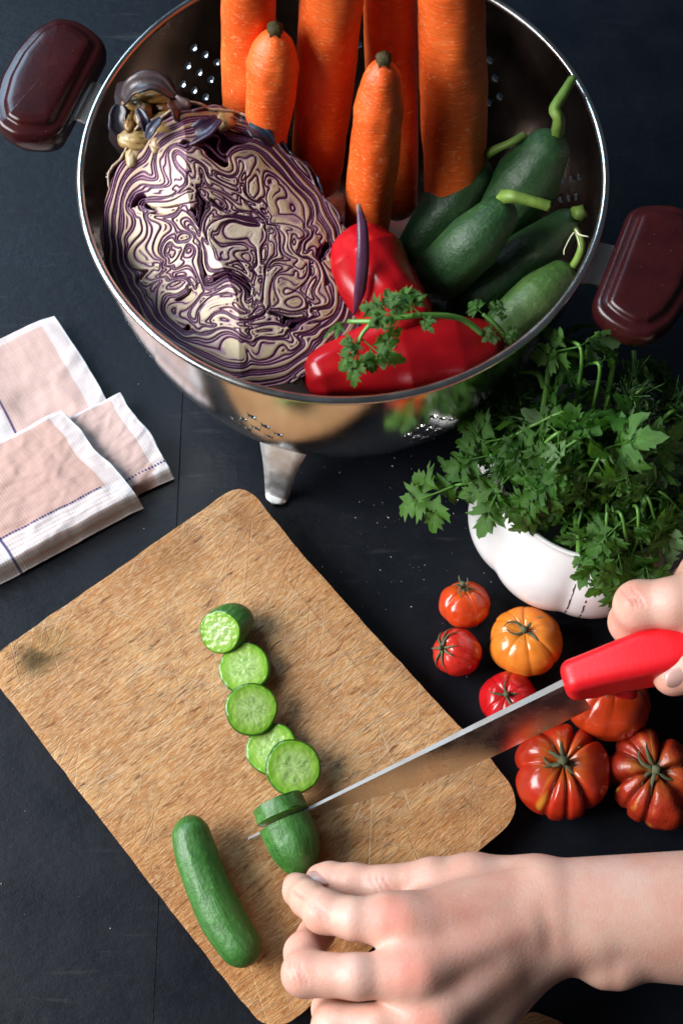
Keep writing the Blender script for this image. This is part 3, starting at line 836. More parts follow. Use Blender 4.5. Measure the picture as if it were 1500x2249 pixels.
# stump: ring of cut leaf bases, browned, with dark leaf flaps
sc = np.array((-0.0769, 0.1031, 0.1700))
def lump(p, r, colr, sq=(1, 1, .8), seed=0, dn=None):
    n1, n2 = 18, 28
    th = np.linspace(0, np.pi, n1)[:, None]; phi = np.linspace(0, 2 * np.pi, n2, endpoint=False)[None]
    d = np.stack([np.sin(th) * np.cos(phi), np.sin(th) * np.sin(phi), np.cos(th) * np.ones_like(phi)], -1)
    V = d * r * (1 + .35 * fbm(d * 1.5 + seed, 3))[..., None] * np.array(sq) + np.array(p)
    i = np.arange(n1 - 1)[:, None] * n2; jj = np.arange(n2)[None]; j2_ = (jj + 1) % n2
    Fq = np.stack([i + jj, i + n2 + jj, i + n2 + j2_, i + j2_], -1).reshape(-1, 4)
    c = lerp(np.array(colr), np.array(colr) * .18, smooth(.05, .5, fbm(d * 3 + seed * 3, 3)).ravel())
    return V.reshape(-1, 3), Fq.tolist(), c
for k, (p, r, c, sq) in enumerate([
        ((-0.0784, 0.1131, 0.1500), .0150, (.030, .018, .020), (1.1, 1.25, 1.)),
        ((-0.0813, 0.1092, 0.1650), .0050, (.30, .17, .055), (1.2, .7, .6)), ((-0.0740, 0.1111, 0.1670), .0050, (.42, .21, .05), (1.6, .6, .5)),
        ((-0.0841, 0.1035, 0.1620), .0046, (.26, .13, .035), (.6, 1.4, .7)), ((-0.0679, 0.1089, 0.1630), .0050, (.34, .13, .03), (1.6, .55, .5)),
        ((-0.0820, 0.0965, 0.1590), .0060, (.42, .27, .10), (1.3, .8, .6)), ((-0.0686, 0.1010, 0.1630), .0066, (.50, .31, .11), (1.5, .8, .5)),
        ((-0.0832, 0.0922, 0.1560), .0055, (.52, .38, .20), (.6, 1.3, .5)), ((-0.0736, 0.0953, 0.1600), .0050, (.46, .31, .15), (.7, 1.2, .4)),
        ((-0.0789, 0.1035, 0.1660), .0044, (.20, .12, .05), (.8, 1.4, .6))]):
    V, Fq, cl = lump(p, r, c, sq, k * 3.7)
    under(obj('leaf_base', V, Fq, CABL, None, cl), cab)
def flap(path, width, c0, seed):
    P = catmull(path, 22); T, N, B = frames(P); rows = []; cs = []
    for k in range(22):
        t = k / 21; w = width * math.sin(math.pi * (.12 + .82 * t)) ** .7
        for s in np.linspace(-1, 1, 9):
            off = N[k] * s * w * (1 + .3 * float(perlin(np.array([[t * 4, s, seed]]))[0])) + B[k] * (s * s) * w * .45
            rows.append(P[k] + off); cs.append(np.array(c0) * (1 + .5 * math.sin(s * 9 + seed)))
    Fq = [[k * 9 + q, k * 9 + q + 1, (k + 1) * 9 + q + 1, (k + 1) * 9 + q] for k in range(21) for q in range(8)]
    o = obj('leaf_flap', rows, Fq, CABL, None, np.clip(cs, 0, 1)); so = o.modifiers.new('thickness', 'SOLIDIFY'); so.thickness = .0008
    under(o, cab)
flap([(-0.0859, 0.1075, 0.1680), (-0.0805, 0.1096, 0.1750), (-0.0724, 0.1097, 0.1760), (-0.0655, 0.1065, 0.1720)], .0046, (.055, .038, .040), 1)
flap([(-0.0664, 0.1065, 0.1720), (-0.0638, 0.1026, 0.1700), (-0.0624, 0.1035, 0.1660)], .0046, (.10, .055, .055), 2)
flap([(-0.0796, 0.1011, 0.1720), (-0.0771, 0.0964, 0.1710), (-0.0772, 0.0940, 0.1670)], .0022, (.030, .032, .055), 3)
flap([(-0.0706, 0.0975, 0.1710), (-0.0742, 0.0936, 0.1690), (-0.0764, 0.0923, 0.1650)], .0024, (.060, .064, .10), 4)
flap([(-0.0880, 0.1079, 0.1660), (-0.0888, 0.1022, 0.1620), (-0.0868, 0.0986, 0.1580)], .0040, (.025, .022, .034), 5)
flap([(-0.0488, 0.1009, 0.1660), (-0.0531, 0.0959, 0.1660), (-0.0600, 0.0938, 0.1630), (-0.0643, 0.0905, 0.1600)], .0044, (.030, .012, .034), 6)
flap([(-0.0372, 0.1004, 0.1620), (-0.0326, 0.0974, 0.1620), (-0.0273, 0.0938, 0.1580)], .0042, (.018, .030, .055), 7)
V, Fq, cl = lump((-0.0471, 0.1047, 0.1610), .0055, (.42, .27, .11), (.9, 1., .6), 3); under(obj('leaf_base', V, Fq, CABL, None, cl), cab)

#@@PART2
# ------------------------------------------------------------------ parsley leaves (shared meshes)
half = [(0, 0), (.06, .14), (.15, .26), (.30, .29), (.23, .36), (.44, .42), (.37, .49), (.47, .60), (.33, .60), (.16, .50), (.25, .68), (.17, .70), (.24, .83), (.13, .82), (.10, .93), (0, 1.0)]
def leaflet(scale, loc, ang, droop, fold, seed, wid=1.):
    r_ = np.random.default_rng(seed); V = []; Cc = []; K = len(half); S_ = 4
    for side in (-1, 1):
        for k, (x, y) in enumerate(half):
            x = x * wid * (1 + .12 * r_.normal()); yy = y * (1 + .02 * r_.normal())
            my = min(y * .80, .9)
            for s in range(S_ + 1):
                f = s / S_; px = x * f; py = my + (yy - my) * f
                z = fold * abs(px) ** 1.3 - droop * py ** 2 - .30 * px * px + .075 * math.sin(7 * py + 9 * px * side + seed) * f
                V.append((side * px, py, z)); Cc.append(1.25 - .3 * min(1, f * 2.2) + .1 * f)
    n = K * (S_ + 1); Fc = []
    for sd in (0, 1):
        for k in range(K - 1):
            for s in range(S_):
                a = sd * n + k * (S_ + 1) + s; b = a + S_ + 1
                q = [a, a + 1, b + 1, b]; Fc.append(q if sd == 1 else q[::-1])
    V = np.array(V) * scale; ca, sa = math.cos(ang), math.sin(ang)
    V = np.c_[V[:, 0] * ca - V[:, 1] * sa + loc[0], V[:, 0] * sa + V[:, 1] * ca + loc[1], V[:, 2] + loc[2]]
    return V, Fc, np.array(Cc)
def leafmesh(seed):
    r_ = np.random.default_rng(seed); parts = []; cs = []
    d = r_.uniform(.05, .75); f = r_.uniform(-.15, .65)
    for (sc, loc, an) in ((.68, (0, .32, 0), r_.normal() * .1), (.56, (.03, .24, 0), -.85 + r_.normal() * .12), (.56, (-.03, .24, 0), .85 + r_.normal() * .12)):
        V, Fc, c = leaflet(sc, loc, an, d, f, int(r_.integers(1e6)), r_.uniform(.9, 1.2)); parts.append((V, Fc)); cs.append(c)
    sv, sf, _ = tube([(0, 0, 0), (0, .2, .004), (0, .55, -.01)], [.018, .016, .008], 6, 8); parts.append((sv, sf)); cs.append(np.full(len(sv), 1.6))
    V, Fc = join(parts); c = np.concatenate(cs)[:, None] * np.ones(3)
    me = mesh('parsley_leaf', V, Fc, c); me.materials.append(LEAF)
    return me
LEAVES = [leafmesh(100 + k) for k in range(9)]
def put_leaf(parent, p, fwd, up, size, k):
    f = Vector(fwd).normalized(); u_ = Vector(up); u_ = (u_ - f * u_.dot(f)).normalized(); x = f.cross(u_)
    M = Matrix((x, f, u_)).transposed().to_4x4(); M = Matrix.Translation(Vector(p)) @ M @ Matrix.Scale(size, 4)
    o = bpy.data.objects.new('leaf', LEAVES[k % len(LEAVES)]); COL.objects.link(o)
    o.parent = parent; o.matrix_parent_inverse = Matrix.Translation(-parent.location); o.matrix_basis = M
    return o
def stem_tube(parent, path, r0, r1, m=18, name='stem', mat=None):
    v_, f_, _ = tube(path, [r0, r1], 7, m); return under(obj(name, v_, f_, mat or PSTEM), parent)

# ------------------------------------------------------------------ white lobed bowl
BC = np.array([.1095, -.0100])
pot = empty('white_bowl', (BC[0], BC[1], 0)); tag(pot, 'white lobed porcelain bowl with two thin dark lines, holding parsley', 'bowl')
prf = [(0., .0035), (.024, .0035), (.0285, .003), (.030, .0045), (.0335, .0065), (.041, .012), (.0468, .021), (.0495, .031), (.0496, .040), (.0478, .050), (.0440, .059), (.0408, .0655), (.0388, .070), (.0394, .0735), (.0400, .0745),
       (.0394, .0752), (.0380, .0742), (.0368, .070), (.0390, .064), (.0440, .054), (.0455, .040), (.042, .025), (.030, .012), (.012, .008), (0., .008)]
pr = catmull([(a * 1.05, b, 0) for a, b in prf], 120); n = 144
th = np.linspace(0, 2 * np.pi, n, endpoint=False)
def lobe(z): return .050 * smooth(.003, .018, z) * smooth(.075, .050, z)
rr_ = pr[:, 0:1] * (1 + lobe(pr[:, 1:2]) * (np.abs(np.cos(4.5 * th[None] + .3)) ** .7 - .6))
rr_ = np.maximum(rr_, 0)
V = np.stack([rr_ * np.cos(th), rr_ * np.sin(th), np.broadcast_to(pr[:, 1:2], rr_.shape)], -1).reshape(-1, 3)
i = np.arange(119)[:, None] * n; j = np.arange(n)[None]; j2 = (j + 1) % n
obj('vessel', V, np.stack([i + j, i + j2, i + n + j2, i + n + j], -1).reshape(-1, 4).tolist(), PORC, pot)
v_, f_, _ = tube([(.0320 * math.cos(a), .0320 * math.sin(a), .0022) for a in np.linspace(0, 2 * np.pi, 60)], [.0022], 8, 60)
obj('foot_ring', v_, f_, m_simple('grey_foot', (.35, .32, .33), .5, 0, (300, .001), .4, .4, 200), pot)
def line_strip(a0, w):
    V = []
    ks = [k for k in range(len(pr) // 2 + 8) if .010 < pr[k, 1] < .058 and pr[k, 0] > .035]
    r_ = np.random.default_rng(int(abs(a0) * 1000))
    for k in ks:
        for s in (-1, 1):
            ww = w * (1 + .5 * r_.normal()) if pr[k, 1] > .02 else w * (1 + .9 * r_.normal())
            a = a0 + s * ww / pr[k, 0]
            r0 = pr[k, 0] * (1 + lobe(pr[k, 1]) * (abs(math.cos(4.5 * a + .3)) ** .7 - .6)) + .00012
            V.append((r0 * math.cos(a), r0 * math.sin(a), pr[k, 1]))
    Fc = [[2 * k, 2 * k + 1, 2 * k + 3, 2 * k + 2] for k in range(len(ks) - 1) if r_.random() > .12]
    obj('painted_line', V, Fc, PAINTL, pot, smooth_shade=False)
line_strip(R(-102), .00022); line_strip(R(-95), .00028)

# ------------------------------------------------------------------ parsley bunch in the bowl
par = empty('parsley_bunch', (BC[0], BC[1], .02)); tag(par, 'bunch of fresh green parsley spilling over the white bowl', 'parsley')
C3 = np.array([BC[0], BC[1], .058])
targets = [(0.0475, -0.0219, 0.0840), (0.0566, -0.0208, 0.0900), (0.0605, -0.0154, 0.1000), (0.0677, -0.0128, 0.1120), (0.0753, -0.0106, 0.1180), (0.0659, 0.0021, 0.1000), (0.0730, -0.0219, 0.1100), (0.0825, -0.0268, 0.1120), (0.0687, -0.0237, 0.0980), (0.0811, -0.0306, 0.1000), (0.0871, -0.0215, 0.1200), (0.1041, -0.0215, 0.1200), (0.0976, -0.0307, 0.1120), (0.0874, -0.0324, 0.0875), (0.0972, -0.0405, 0.0875), (0.1049, -0.0365, 0.0875), (0.1116, -0.0485, 0.0875), (0.1132, -0.0498, 0.0723), (0.1209, -0.0475, 0.0875), (0.1290, -0.0405, 0.0875), (0.1399, -0.0401, 0.0628), (0.1205, -0.0294, 0.0875), (0.1320, -0.0272, 0.0920), (0.1391, -0.0208, 0.0960), (0.1236, -0.0177, 0.1050), (0.1324, -0.0080, 0.1040), (0.0841, 0.0074, 0.1000), (0.0767, 0.0167, 0.0940), (0.0969, 0.0117, 0.1280), (0.1090, 0.0112, 0.1050), (0.1239, 0.0075, 0.1040), (0.1310, 0.0118, 0.1080), (0.0880, 0.0197, 0.1340), (0.1404, 0.0023, 0.1040), (0.1142, -0.0268, 0.1120), (0.0961, -0.0273, 0.0875), (0.1111, -0.0283, 0.0875), (0.0926, -0.0096, 0.1180), (0.1097, -0.0061, 0.1150), (0.1388, -0.0344, 0.0875), (0.1257, -0.0344, 0.0875), (0.1011, -0.0261, 0.1150), (0.0780, -0.0192, 0.1150), (0.1264, -0.0277, 0.1050), (0.0886, -0.0307, 0.1120), (0.1110, -0.0310, 0.1080), (0.0969, -0.0175, 0.1220), (0.1191, -0.0108, 0.1120), (0.0871, -0.0293, 0.1040)]
targets += [(0.1068, -0.0505, 0.0875), (0.1162, -0.0485, 0.0875), (0.1244, -0.0501, 0.0785), (0.1124, -0.0540, 0.0755)]
tr = np.random.default_rng(21)
view = np.array([0., -.35, .94])
for k, T_ in enumerate(targets):
    T_ = np.array(T_); out = T_ - C3; hd = np.array([out[0], out[1], 0]); L = np.linalg.norm(hd) + 1e-6; hd /= L
    base = np.array([BC[0], BC[1], .03]) + np.r_[hd[:2] * tr.uniform(.002, .018), 0] + tr.normal(size=3) * .004 * np.array([1, 1, 0])
    mid = base * .45 + T_ * .55; mid[2] = max(T_[2], .080) + .004 + tr.uniform(0, .006)
    if L < .02: mid = (base + T_) / 2
    P = catmull([base, (base + mid) / 2 + np.array([0, 0, .008]), mid, T_], 20)
    stem_tube(par, P, .0011, .0006)
    tan = P[-1] - P[-3]; tan /= np.linalg.norm(tan)
    side = np.cross(tan, [0, 0, 1.]); side /= np.linalg.norm(side) + 1e-6
    size = tr.uniform(.020, .030)
    put_leaf(par, T_, tan + tr.normal(size=3) * .25, view + tr.normal(size=3) * .55, size, int(tr.integers(9)))
    for sgn in (-1, 1):
        if tr.random() < .9:
            q = P[-3 - int(tr.integers(0, 4))]
            f = tan * .5 + side * sgn * .9 + np.array([0, 0, tr.uniform(-.5, .25)])
            tip = q + f / np.linalg.norm(f) * .005
            put_leaf(par, q, f, view + tr.normal(size=3) * .70, size * tr.uniform(.6, .95), int(tr.integers(9)))
# bare bent stems
for p in ([(0.0843, -0.0130, 0.0900), (0.0819, -0.0034, 0.1050), (0.0823, 0.0056, 0.1200), (0.0827, 0.0127, 0.1300), (0.0865, 0.0184, 0.1400)], [(0.1106, -0.0025, 0.0900), (0.1087, 0.0066, 0.1100), (0.1091, 0.0167, 0.1300)],
          [(0.1240, -0.0025, 0.0900), (0.1200, 0.0087, 0.1100), (0.1186, 0.0222, 0.1200)], [(0.0956, -0.0346, 0.0880), (0.0982, -0.0436, 0.0800), (0.0990, -0.0490, 0.0700), (0.0973, -0.0515, 0.0600)],
          [(0.1263, -0.0195, 0.1000), (0.1241, -0.0322, 0.0920), (0.1208, -0.0436, 0.0800), (0.1158, -0.0532, 0.0620)], [(0.0817, 0.0067, 0.1180), (0.0786, 0.0107, 0.1220), (0.0723, 0.0154, 0.1150)], [(0.0823, 0.0116, 0.1300), (0.0876, 0.0125, 0.1360), (0.0994, 0.0127, 0.1300)]):
    stem_tube(par, p, .0016, .0010, 26)
def dill(path, nb, seed, L=.012):
    r_ = np.random.default_rng(seed); P = catmull(path, 20); parts = [tube(P, [.0006, .0003], 5, 20)[:2]]
    T, N, B = frames(P)
    for k in range(nb):
        t = r_.uniform(.25, 1); i_ = int(t * 19); a = r_.uniform(0, 6.28)
        d = N[i_] * math.cos(a) + B[i_] * math.sin(a) + T[i_] * .8; d /= np.linalg.norm(d); l = L * r_.uniform(.5, 1)
        e = P[i_] + d * l; parts.append(tube([P[i_], (P[i_] + e) / 2 + r_.normal(size=3) * .0006, e], [.00032, .00018], 4, 4)[:2])
        for q in range(5):
            s_ = r_.uniform(.3, 1); p0 = P[i_] + d * l * s_; e2 = p0 + (d + r_.normal(size=3) * .7) * l * .4
            parts.append(tube([p0, e2], [.00026, .00015], 4, 2)[:2])
    v_, f_ = join(parts); return under(obj('dill_frond', v_, f_, DILL), par)
dill([(0.0823, 0.0038, 0.0900), (0.0719, 0.0095, 0.1000), (0.0641, 0.0175, 0.1050)], 46, 1); dill([(0.0765, 0.0017, 0.0900), (0.0667, 0.0077, 0.0950), (0.0589, 0.0105, 0.0980)], 40, 2)
dill([(0.1145, -0.0031, 0.1000), (0.1146, 0.0035, 0.1120), (0.1183, 0.0102, 0.1150)], 40, 3); dill([(0.1217, -0.0072, 0.1000), (0.1307, 0.0008, 0.1050), (0.1385, 0.0049, 0.1050)], 40, 4); dill([(0.0802, -0.0004, 0.0900), (0.0722, -0.0088, 0.0900), (0.0646, -0.0231, 0.0750)], 34, 5)

# ------------------------------------------------------------------ parsley sprig in the colander
spr = empty('parsley_sprig', (0.0263, 0.0198, 0.1500)); tag(spr, 'single parsley sprig lying across the red peppers in the colander', 'parsley')
stem_tube(spr, [(0.0554, 0.0173, 0.1420), (0.0457, 0.0204, 0.1490), (0.0322, 0.0185, 0.1550), (0.0225, 0.0162, 0.1570), (0.0122, 0.0159, 0.1550), (0.0026, 0.0186, 0.1500)], .0013, .0009, 30)
stem_tube(spr, [(0.0122, 0.0159, 0.1550), (0.0078, 0.0117, 0.1520), (0.0061, 0.0080, 0.1480)], .0009, .0007)
for p, f, s_, k in (((0.0303, 0.0174, 0.1570), (-.6, .55, .1), .019, 0), ((0.0268, 0.0162, 0.1580), (-.1, .9, .15), .017, 1), ((0.0233, 0.0158, 0.1580), (-.9, .25, .1), .020, 2), ((0.0225, 0.0158, 0.1570), (-.4, -.6, .0), .012, 3), ((0.0312, 0.0174, 0.1570), (.1, -.8, 0), .009, 8),
                    ((0.0061, 0.0094, 0.1490), (-.1, -.95, -.1), .018, 4), ((0.0079, 0.0108, 0.1500), (.7, -.6, -.1), .021, 5), ((0.0032, 0.0186, 0.1500), (-.9, -.1, -.1), .013, 6), ((0.0070, 0.0117, 0.1510), (-.5, -.6, .1), .012, 7)):
    put_leaf(spr, p, f, view + np.random.default_rng(k).normal(size=3) * .3, s_ * .86, k)
sp2 = empty('parsley_sprig', (0.0604, 0.0333, 0.1300)); tag(sp2, 'dark parsley leaves tucked beside the pale green cucumber', 'parsley')
stem_tube(sp2, [(0.0655, 0.0229, 0.1300), (0.0605, 0.0257, 0.1360), (0.0559, 0.0287, 0.1380)], .0010, .0008)
for p, f, s_, k in (((0.0559, 0.0287, 0.1380), (-.6, .6, 0), .012, 1), ((0.0595, 0.0272, 0.1370), (.5, .8, 0), .013, 2), ((0.0624, 0.0238, 0.1340), (-.6, -.4, 0), .011, 3), ((0.0634, 0.0233, 0.1330), (.7, -.2, 0), .011, 5)):
    put_leaf(sp2, p, f, view + np.random.default_rng(k + 40).normal(size=3) * .3, s_ * .75, k)
# thread of dry root fibres on the lowest cucumber's stem
v_, f_ = join([tube([(0.0961, 0.0579, 0.1400), (0.0936, 0.0634, 0.1430), (0.0894, 0.0566, 0.1420), (0.0890, 0.0541, 0.1410)], [.0004, .0002], 5, 14)[:2], tube([(0.0943, 0.0652, 0.1420), (0.0952, 0.0617, 0.1440), (0.0986, 0.0600, 0.1450)], [.0005, .0002], 5, 10)[:2]])
fb = obj('root_fibre', v_, f_, m_simple('pale_fibre', (.62, .58, .42), .7)); tag(fb, 'pale dry fibres caught on the stem at the right rim', 'fibre')

# ------------------------------------------------------------------ tomatoes
def tomato(label, c, rx, axis, nl, depth, base, top, mat, squash=.8, dim=.16, seed=0, stretch=(1, 1), calyx='star', csize=1., spots=0., irr=1.):
    n1, n2 = 90, 160
    th = np.linspace(.001, np.pi - .001, n1)[:, None]; ph = np.linspace(0, 2 * np.pi, n2, endpoint=False)[None]
    r_ = np.random.default_rng(seed)
    pj = ph + irr * (.22 * np.sin(ph * 2 + seed) + .12 * np.sin(3 * ph + seed * 2))
    cgr = np.abs(np.sin(nl * pj / 2 + seed)); gro = (1 - cgr) ** 2.2
    dep = depth * (.25 + .75 * np.sin(ph * 1.5 + seed * 1.7) ** 2)
    d = np.stack([np.sin(th) * np.cos(ph), np.sin(th) * np.sin(ph), np.cos(th) * np.ones_like(ph)], -1)
    nz = fbm(d * 1.3 + seed * 5.1, 2)
    rad = (1 + .06 * nz) * (1 - dep * gro * np.clip(np.sin(th) * 1.5, 0, 1) ** .8)
    x = rx * rad * np.sin(th) ** .92 * np.cos(ph) * stretch[0]; y = rx * rad * np.sin(th) ** .92 * np.sin(ph) * stretch[1]
    z = rx * squash * rad * np.cos(th) - rx * dim * np.exp(-(np.sin(th) / .30) ** 2) * np.sign(np.cos(th)) - rx * depth * .5 * gro * np.clip(np.cos(th), 0, 1)
    V = np.stack([x, y, z], -1)
    t = smooth(.9, .15, th + .25 * np.abs(fbm(d * 3 + seed, 2)))
    cl = lerp(np.array(base), np.array(top), t * .8)
    streak = fbm(st3(np.cos(pj) * 5, np.sin(pj) * 5, 1.2 * np.cos(th)) + seed, 3)
    cl = lerp(cl, np.array(base) * np.array((.80, .62, .55)), smooth(.0, .5, streak) * .55)
    if spots:
        s2 = fbm(st3(np.cos(pj) * 2.2, np.sin(pj) * 2.2, .8 * np.cos(th)) + seed * 3, 3)
        cl = lerp(cl, np.array((.62, .36, .035)), smooth(.28, .46, s2) * spots)
        cl = lerp(cl, np.array((.05, .045, .015)), smooth(.52, .6, s2) * spots * .9)
    q = Vector(axis).normalized().to_track_quat('Z', 'Y')
    M = np.array(q.to_matrix())
    W = V.reshape(-1, 3) @ M.T; zmin = W[:, 2].min()
    loc = (c[0], c[1], -zmin + .0003)
    root = empty('tomato', loc); tag(root, label, 'tomato', 'heirloom tomatoes on the table')
    i = np.arange(n1 - 1)[:, None] * n2; j = np.arange(n2)[None]; j2 = (j + 1) % n2
    o = obj('fruit', W, np.stack([i + j, i + n2 + j, i + n2 + j2, i + j2], -1).reshape(-1, 4).tolist(), mat, root, cl.reshape(-1, 3))
    # calyx and stem
    k0 = V[2:8].reshape(-1, 3)[:, 2].mean(); parts = []
    top_z = V[3, :, 2].max()
    ns = {'star': 8, 'tuft': 6, 'wide': 4, 'messy': 8}[calyx]
    for s_ in range(ns):
        a = 2 * np.pi * s_ / ns + r_.normal() * .18; l = rx * csize * r_.uniform(.75, 1.1)
        P = []; a00 = a; bend = r_.normal() * (.55 if calyx != 'star' else .15)
        for u_ in np.linspace(0, 1, 9):
            rr_ = .10 * rx + l * u_; a = a00 + bend * u_ * u_
            if calyx == 'star':      # hugging the skin
                tt_ = min(np.arcsin(min(rr_ / rx, .97)), 1.4); kk = int(tt_ / np.pi * (n1 - 1)); jj = int(a / (2 * np.pi) * n2) % n2
                p = V[kk, jj] * 1.02 + np.array([0, 0, .0006])
            elif calyx == 'tuft':
                p = np.array([math.cos(a) * rr_ * .75, math.sin(a) * rr_ * .75, top_z + l * (1.1 * u_ - 1.0 * u_ * u_) + .25 * l * math.sin(3 * u_ + s_)])
            elif calyx == 'wide':
                p = np.array([math.cos(a) * rr_, math.sin(a) * rr_, top_z + l * (.45 * u_ - .35 * u_ * u_) + .22 * l * math.sin(2.6 * u_ + s_ * 1.9) * u_])
            else:
                p = np.array([math.cos(a) * rr_, math.sin(a) * rr_, top_z + .0008 + l * (.5 * math.sin(2.2 * u_ + s_) * .35)])
            P.append(p)
        w = .055 * rx * csize ** .3
        parts.append(tube(P, [w, w * .95, w * .8, w * .55, w * .15], 8, 18, lambda t_, a_: .35 + .65 * np.abs(np.cos(a_)))[:2])
    v_, f_ = join(parts); obj('calyx', v_ @ M.T, f_, CALYX, root)
    zz = top_z - rx * .02
    sl = rx * (.30 if calyx != 'tuft' else .42)
    v_, f_, _ = tube([(0, 0, zz - rx * .1), (0, 0, zz + sl * .4), (sl * .25, sl * .15, zz + sl)], [.12 * rx, .085 * rx, .095 * rx], 9, 12, lambda t_, a_: 1 + .2 * np.cos(4 * a_))
    obj('stem', v_ @ M.T, f_, CALYX, root)
    return root
RED = (.50, .016, .010); ORD = (.60, .055, .010); ORG = (.72, .21, .022); DRD = (.42, .020, .008)
tomato('small orange-red tomato with an upright dry stem tuft, nearest the colander', (0.0562, -0.0500, 0.0170), 0.0119, (-.05, .50, .85), 5, .10, ORD, (.62, .10, .012), TOMATO, .82, .12, 2, calyx='tuft', csize=.62)
tomato('small red tomato with star-shaped calyx facing left', (0.0522, -0.0730, 0.0170), 0.0112, (-.72, .02, .68), 7, .07, (.55, .022, .014), (.60, .06, .03), TOMATO, .92, .12, 5, calyx='star', csize=.78)
tomato('yellow-orange tomato beside the white bowl', (0.0831, -0.0684, 0.0180), 0.0165, (-.16, .16, .97), 9, .045, ORG, (.70, .24, .03), TOMATO, .80, .16, 9, calyx='wide', csize=.50)
tomato('glossy red tomato behind the knife blade', (0.0743, -0.0948, 0.0150), 0.0130, (-.20, .02, .97), 6, .06, (.50, .008, .012), (.50, .015, .015), TOMATO, .82, .14, 13, calyx='wide', csize=.55)
tomato('orange-red tomato under the red knife handle', (0.1171, -0.0967, 0.0200), 0.0197, (.15, .45, .85), 8, .04, (.56, .050, .009), ORD, TOMATO, .78, .14, 17, calyx='star', csize=.5)
tomato('large deeply ribbed red tomato right of the cutting board', (0.0955, -0.1279, 0.0200), 0.0213, (-.04, .16, .97), 7, .22, (.44, .026, .008), (.50, .12, .02), TOMATO, .74, .24, 23, calyx='messy', csize=.38, spots=.55, irr=1.7)
tomato('wrinkled ribbed tomato cut off by the right edge of the picture', (0.1350, -0.1303, 0.0200), 0.0210, (-.06, .10, .97), 5, .34, (.36, .026, .008), (.40, .10, .02), TOMATOW, .74, .28, 31, (.92, 1.13), calyx='messy', csize=.46, spots=.9, irr=2.7)

# ------------------------------------------------------------------ cucumber slices on the board
def disc(Rr, seed, asp=1.):
    n1, n2 = 40, 120
    r = np.linspace(0, 1, n1)[:, None] ** .9; a = np.linspace(0, 2 * np.pi, n2, endpoint=False)[None]
    out = Rr * (1 + .018 * np.sin(3 * a + seed) + .012 * np.sin(5 * a + seed * 2))
    x = r * np.cos(a); y = r * np.sin(a)
    V = np.stack([x * out, y * out * asp, .00035 * fbm(np.stack([x * 4, y * 4, np.full_like(x, seed)], -1), 3)], -1)
    V[..., 2] += -.0004 * smooth(.93, 1., r)
    cc_ = lerp((.42, .58, .17), (.33, .52, .085), smooth(.45, .75, r * np.ones_like(a)))
    cc_ = lerp(cc_, (.22, .44, .035), smooth(.74, .90, r * np.ones_like(a)))
    cc_ = lerp(cc_, (.030, .115, .008), smooth(.925, .985, r * np.ones_like(a)))
    # seeds: three chambers, rows of pale seeds with darker gel between
    q = np.stack([x * 2.2, y * 2.2, np.full_like(x, seed * 3.1)], -1)
    gel = smooth(.62, .40, r) * np.ones_like(a)
    cc_ = lerp(cc_, (.47, .62, .20), gel * smooth(-.1, .5, fbm(q, 2)))
    sr = np.random.default_rng(int(seed * 100) + 3)
    for k in range(3):
        for s_ in range(6):
            a0 = seed + k * 2 * np.pi / 3 + (s_ - 2.5) * .24 + sr.normal() * .05; rr_ = .36 + .07 * ((s_ * 7 + k) % 3 - 1) + sr.normal() * .035
            cx, cy = rr_ * math.cos(a0), rr_ * math.sin(a0); dx = x - cx; dy = y - cy
            a2 = a0 + sr.normal() * .25; am = sr.uniform(.35, 1.)
            al = dx * math.cos(a2) + dy * math.sin(a2); ac = -dx * math.sin(a2) + dy * math.cos(a2)
            dd = np.sqrt((al / .150) ** 2 + (ac / .058) ** 2)
            cc_ = lerp(cc_, (.25, .42, .09), smooth(1.05, .6, dd) * .85 * am)
            cc_ = lerp(cc_, (.58, .70, .33), smooth(.22, .05, np.abs(dd - 1.05)) * .62 * am)
        a1 = seed + (k + .5) * 2 * np.pi / 3
        dv = np.abs(-x * math.sin(a1) + y * math.cos(a1)); fr = (x * math.cos(a1) + y * math.sin(a1)) > 0
        cc_ = lerp(cc_, (.62, .74, .38), smooth(.035, .0, dv) * fr * smooth(.66, .5, r) * .8)
    i = np.arange(n1 - 1)[:, None] * n2; j = np.arange(n2)[None]; j2 = (j + 1) % n2
    Fc = np.stack([i + j, i + n2 + j, i + n2 + j2, i + j2], -1).reshape(-1, 4).tolist()
    return V, Fc, cc_ * np.array((.78, .84, .80))
def slice_(label, c, Rr, nrm_, thick, seed, name='cucumber_slice'):
    V, Fc, cl = disc(Rr, seed); n2 = 120
    root = empty(name, c); root.rotation_mode = 'QUATERNION'; root.rotation_quaternion = Vector(nrm_).normalized().to_track_quat('Z', 'Y')
    tag(root, label, 'cucumber slice', 'cut cucumber slices on the board')
    obj('cut_face', V.reshape(-1, 3), Fc, CUKEF, root, cl.reshape(-1, 3))
    E_ = V[-1]; rows = [E_ * (1, 1, 1), E_ * (1.012, 1.012, 0) + (0, 0, -.0008), E_ * (1.02, 1.02, 0) + (0, 0, -thick * .5), E_ * (1.012, 1.012, 0) + (0, 0, -thick + .0006), E_ * (.985, .985, 0) + (0, 0, -thick)]
    W = np.vstack(rows); i = np.arange(4)[:, None] * n2; j = np.arange(n2)[None]; j2 = (j + 1) % n2
    uv = np.c_[np.tile(np.sin(np.linspace(0, 2 * np.pi, n2, endpoint=False) / 2) * 2, 5), np.repeat(np.arange(5) * .02, n2) + seed]
    obj('skin', W, np.stack([i + j, i + n2 + j, i + n2 + j2, i + j2], -1).reshape(-1, 4).tolist(), CUKE, root, None, uv)
    B_ = V.reshape(-1, 3) * (1, 1, 0) * .985 + (0, 0, -thick)
    o = obj('under_face', B_, [f[::-1] for f in Fc], CUKEF, root, cl.reshape(-1, 3))
    return root
